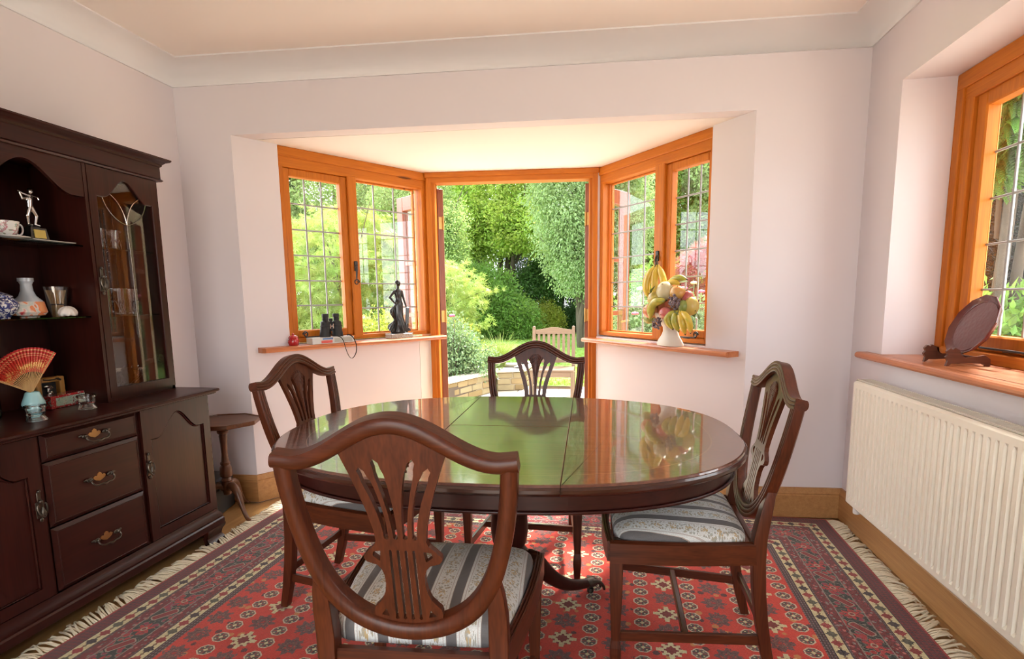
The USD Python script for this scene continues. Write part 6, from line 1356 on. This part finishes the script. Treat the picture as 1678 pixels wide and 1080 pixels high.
for s in (-1, 1): obj('stretcher', bx(s * 0.285 - 0.012, s * 0.285 + 0.012, -0.2, 0.2, 0.12, 0.16, 0.003), M_TEAK['y'], tk, smooth=False)
# trellis
tl_ = thing('trellis', 'dark square trellis panel in the shade at the back of the garden', 'trellis', (-1.35, 22.6, GZ), 0)
MT = plain('dark_timber', (0.045, 0.035, 0.025), 0.8)
for x in (-0.75, 0.75): obj('post', bx(x - 0.05, x + 0.05, -0.05, 0.05, 0, 1.95), MT, tl_, smooth=False)
obj('lattice', cat(*[bx(x - 0.012, x + 0.012, -0.012, 0.0, 0.75, 1.9) for x in np.linspace(-0.7, 0.7, 12)], *[bx(-0.75, 0.75, 0.0, 0.012, z - 0.012, z + 0.012) for z in np.linspace(0.77, 1.88, 9)]), MT, tl_, smooth=False)
obj('boards', bx(-0.75, 0.75, 0.012, 0.04, 0.0, 0.75), MT, tl_, smooth=False)

# trees and shrubs: (crown lobes in world coordinates)
tree('lime_green_tree', 'bright lime green broadleaf tree in the centre of the garden door', 'tree', -4.2, 21.5, [((-4.2, 21.2, 5.2), (2.1, 1.6, 2.3)), ((-3.1, 20.4, 3.9), (1.15, 1.0, 1.1)), ((-5.3, 20.8, 4.0), (1.2, 1.0, 1.0)), ((-3.4, 21.5, 8.0), (2.0, 1.8, 2.2))], 1500, SP_BROAD, LF_LIME, 0.16, seed=1)
tree('birch_tree', 'grey-green birch with drooping leaves at the right of the garden door', 'tree', -0.75, 15.5, [((-0.95, 15.4, 4.3), (1.25, 1.2, 1.9)), ((-0.75, 15.2, 2.5), (0.95, 0.9, 1.1)), ((-0.2, 15.8, 6.5), (1.7, 1.5, 2.0)), ((0.2, 15.9, 3.4), (1.0, 0.9, 1.6))], 1700, SP_BIRCH, LF_BIRCH, 0.10, seed=2, up=0.35)
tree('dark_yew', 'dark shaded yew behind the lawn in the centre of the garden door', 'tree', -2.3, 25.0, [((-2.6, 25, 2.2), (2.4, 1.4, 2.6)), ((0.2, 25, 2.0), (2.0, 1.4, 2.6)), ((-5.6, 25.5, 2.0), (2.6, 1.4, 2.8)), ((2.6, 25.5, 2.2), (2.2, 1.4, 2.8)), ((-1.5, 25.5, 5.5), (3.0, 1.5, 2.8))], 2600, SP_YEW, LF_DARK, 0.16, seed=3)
tree('laurel_shrub', 'rounded mid green shrub at the left edge of the lawn', 'shrub', -3.95, 19.0, [((-4.1, 19, 1.05), (0.95, 0.9, 1.25)), ((-3.2, 18.9, 0.5), (0.75, 0.7, 0.7)), ((-4.9, 18.8, 1.6), (0.8, 0.7, 0.9))], 620, SP_LAUREL, LF_MID, 0.05, seed=4, stems=2)
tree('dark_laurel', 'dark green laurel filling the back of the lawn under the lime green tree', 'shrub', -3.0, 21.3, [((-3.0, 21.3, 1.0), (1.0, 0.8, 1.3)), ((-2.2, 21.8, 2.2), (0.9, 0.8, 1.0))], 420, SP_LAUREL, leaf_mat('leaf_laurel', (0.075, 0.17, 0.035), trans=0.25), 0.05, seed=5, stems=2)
tree('yellow_green_shrub', 'low yellow-green shrub against the dark hedge', 'shrub', -2.45, 20.8, [((-2.45, 20.8, 0.35), (0.60, 0.5, 0.55))], 150, SP_SMALL, LF_YELLOW, 0.03, seed=6, stems=3)
tree('trellis_climber', 'dark leafy climber growing below the trellis', 'shrub', -0.7, 22.0, [((-0.6, 22.1, 0.55), (0.9, 0.5, 0.75)), ((-1.7, 22.1, 0.3), (0.5, 0.4, 0.45))], 220, SP_SMALL, leaf_mat('leaf_climber', (0.07, 0.15, 0.045), trans=0.25), 0.03, seed=7, stems=2)
tree('pale_acacia', 'pale feathery green tree at the left side of the garden door', 'tree', -5.2, 16.5, [((-5.2, 16.3, 3.0), (0.95, 0.9, 1.3)), ((-5.0, 16.4, 1.2), (0.7, 0.7, 0.9)), ((-6.0, 16.8, 4.2), (1.3, 1.1, 1.4))], 800, SP_SMALL, LF_PALE, 0.09, seed=8)
tree('golden_acer', 'golden green Japanese maple outside the left bay window', 'tree', -4.4, 9.4, [((-4.9, 9.3, 1.75), (1.35, 1.0, 1.15)), ((-3.7, 9.5, 1.35), (1.1, 0.8, 0.95)), ((-2.75, 9.2, 1.15), (0.65, 0.55, 0.65)), ((-4.4, 9.0, 0.55), (1.5, 0.8, 0.6)), ((-5.9, 9.4, 1.0), (0.9, 0.8, 0.9))], 1250, SP_ACER, LF_ACER, 0.05, up=0.3, seed=9, stems=2)
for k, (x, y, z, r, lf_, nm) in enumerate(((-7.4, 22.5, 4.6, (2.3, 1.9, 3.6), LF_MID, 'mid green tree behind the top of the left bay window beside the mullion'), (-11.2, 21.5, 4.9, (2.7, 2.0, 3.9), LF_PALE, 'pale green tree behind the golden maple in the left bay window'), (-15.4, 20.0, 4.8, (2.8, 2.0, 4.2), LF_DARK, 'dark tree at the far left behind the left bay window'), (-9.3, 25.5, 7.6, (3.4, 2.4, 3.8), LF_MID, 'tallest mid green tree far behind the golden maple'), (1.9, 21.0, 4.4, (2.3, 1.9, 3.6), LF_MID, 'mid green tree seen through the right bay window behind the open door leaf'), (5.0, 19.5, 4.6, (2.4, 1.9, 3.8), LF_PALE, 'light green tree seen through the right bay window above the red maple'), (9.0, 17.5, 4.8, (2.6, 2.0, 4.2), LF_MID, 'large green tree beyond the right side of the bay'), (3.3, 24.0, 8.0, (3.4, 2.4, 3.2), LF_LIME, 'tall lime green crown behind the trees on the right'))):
    tree('broadleaf_tree', nm, 'tree', x, y, [((x, y, z), r), ((x + r[0] * 0.5, y - 0.8, z - r[2] * 0.45), (r[0] * 0.6, r[1] * 0.7, r[2] * 0.5)), ((x - r[0] * 0.5, y - 0.6, z - r[2] * 0.4), (r[0] * 0.6, r[1] * 0.7, r[2] * 0.5))], 1250, SP_BROAD, lf_, 0.15, seed=20 + k)
tree('round_bush', 'rounded green bush on the lawn seen through the right bay window', 'shrub', 1.25, 12.8, [((1.2, 12.8, 0.8), (0.85, 0.7, 1.05)), ((2.2, 12.5, 0.7), (0.8, 0.7, 0.95))], 420, SP_SMALL, LF_MID, 0.04, seed=31, stems=2)
tree('red_acer', 'pinkish red Japanese maple outside the right bay window', 'tree', 1.45, 8.6, [((1.50, 8.6, 1.55), (0.55, 0.5, 0.50)), ((1.15, 8.4, 1.10), (0.42, 0.4, 0.40)), ((1.95, 8.6, 1.2), (0.5, 0.45, 0.5))], 300, SP_ACER, LF_RED, 0.035, up=0.3, seed=32, stems=2, scale=(0.6, 0.95))
# roses
M_PINK = plain('rose_petal', (0.75, 0.06, 0.14), 0.55); M_PALEPINK = plain('pale_rose_petal', (0.80, 0.28, 0.30), 0.55); M_PEACH = plain('peach_petal', (0.80, 0.50, 0.22), 0.55)
def rose_bush(label, x, y, r, z, n, blooms, seed, mat=None):
    t = tree('rose_bush', label, 'shrub', x, y, [((x, y, z), r)], n, SP_ROSE, mat or LF_ROSE, 0.012, seed=seed, stems=5, scale=(0.7, 1.2), inner=0.3)
    for bx_, by_, bz_, br, bm in blooms:
        g = np.random.default_rng(int(abs(bx_ * 100)) + seed); ps_ = []
        for k in range(16):
            a = k * 2.4; rr = br * (0.15 + 0.85 * k / 15)
            c = np.array([bx_ - x, by_ - y, bz_ - GZ]) + [rr * 0.6 * math.cos(a), rr * 0.6 * math.sin(a), -0.15 * rr]
            ps_.append(ball(c, br * 0.42, 1, (1, 1, 0.75)))
        bl = obj('bloom', cat(*ps_), bm, t, smooth=60)
        obj('stalk', tube(spline([(bx_ - x, by_ - y, bz_ - GZ - 0.02), ((bx_ - x) * 0.7, (by_ - y) * 0.7, (bz_ - GZ) * 0.6), (0, 0, 0.0)], 8), 0.005, 6), LF_ROSE, t)
    return t
rose_bush('rose bush with one deep pink bloom at the left jamb of the garden door', -2.22, 7.55, (0.30, 0.30, 0.42), 0.52, 90, [(-2.12, 7.3, 0.985, 0.050, M_PINK)], 41)
rose_bush('spreading pale rose bush lower in the raised bed', -2.0, 7.75, (0.36, 0.30, 0.28), 0.36, 90, [], 42)
rose_bush('rose bush with two pink blooms outside the fixed pane of the right bay window', 0.42, 6.7, (0.36, 0.35, 0.45), 0.75, 150, [(0.36, 6.45, 1.30, 0.055, M_PALEPINK), (0.30, 6.4, 1.02, 0.05, M_PINK), (0.46, 6.4, 1.16, 0.04, M_PALEPINK)], 43)
rose_bush('rose bush with pink and peach blooms behind the fruit on the right sill', 0.95, 7.0, (0.42, 0.38, 0.42), 0.72, 170, [(0.86, 6.7, 1.30, 0.055, M_PINK), (0.98, 6.7, 1.36, 0.05, M_PEACH), (1.06, 6.7, 1.26, 0.05, M_PINK), (1.16, 6.75, 1.16, 0.05, M_PEACH), (1.20, 6.8, 1.30, 0.045, M_PALEPINK)], 44)
tree('leafy_bed_plant', 'mixed pale leafy plants filling the raised bed beside the roses', 'plant', -2.6, 8.2, [((-2.5, 8.2, 0.42), (0.5, 0.45, 0.42)), ((-3.2, 7.9, 0.4), (0.6, 0.5, 0.5)), ((-3.5, 8.3, 0.5), (0.6, 0.5, 0.5))], 330, SP_ROSE, LF_YELLOW, 0.012, seed=45, stems=3, inner=0.3, scale=(0.9, 1.5))
# ornamental grass
og = thing('ornamental_grass', 'tuft of tall pale ornamental grass in the raised bed', 'grass', (-1.72, 8.62, 0.02), 0)
G3 = np.random.default_rng(9); bl_ = []
for k in range(190):
    a, L = G3.uniform(0, 2 * PI), G3.uniform(0.30, 0.72); sp2 = G3.uniform(0.05, 0.34)
    c, s = math.cos(a), math.sin(a); o2 = G3.uniform(0, 0.08)
    q = spline([(o2 * c, o2 * s, 0), ((o2 + sp2 * .35) * c, (o2 + sp2 * .35) * s, L * .6), ((o2 + sp2) * c, (o2 + sp2) * s, L * G3.uniform(0.75, 1.0))], 6)
    bl_.append(tube(q, np.array([0.004, 0.004, 0.0035, 0.003, 0.002, 0.001]), 4))
obj('blades', cat(*bl_), leaf_mat('grass_ornamental', (0.46, 0.54, 0.16), 0.3, 0.03, 0.4), og, smooth=50, kind='stuff')
# thuja and dark conifers beyond the side window
tree('thuja', 'thuja with hanging bright green fronds outside the side window', 'tree', 3.75, 6.1, [((3.40, 5.65, 3.55), (0.45, 0.8, 0.45)), ((3.12, 5.25, 2.75), (0.13, 0.2, 0.70)), ((3.75, 5.65, 3.0), (0.28, 0.3, 0.30))], 120, SP_THUJA, LF_THUJA, 0.07, seed=51, up=0.25, scale=(0.5, 0.85))
tree('side_shrub', 'low bright leafy shrub outside the side window behind the plate', 'shrub', 3.85, 6.2, [((3.75, 6.1, 0.62), (0.7, 0.8, 0.42))], 150, SP_LAUREL, LF_MID, 0.03, seed=52, stems=3)
for k, (x, y) in enumerate(((6.6, 8.4), (6.4, 10.6), (7.2, 6.4), (6.6, 12.6))):
    tree('dark_conifer', ('dark conifer straight behind the thuja outside the side window', 'dark conifer left of the thuja outside the side window', 'dark conifer at the right behind the side window', 'farthest dark conifer beyond the side window')[k], 'tree', x, y, [((x, y, 1.6), (1.3, 1.4, 2.0)), ((x, y, 4.2), (1.1, 1.3, 2.0))], 650, SP_YEW, LF_SLATE, 0.12, seed=60 + k)
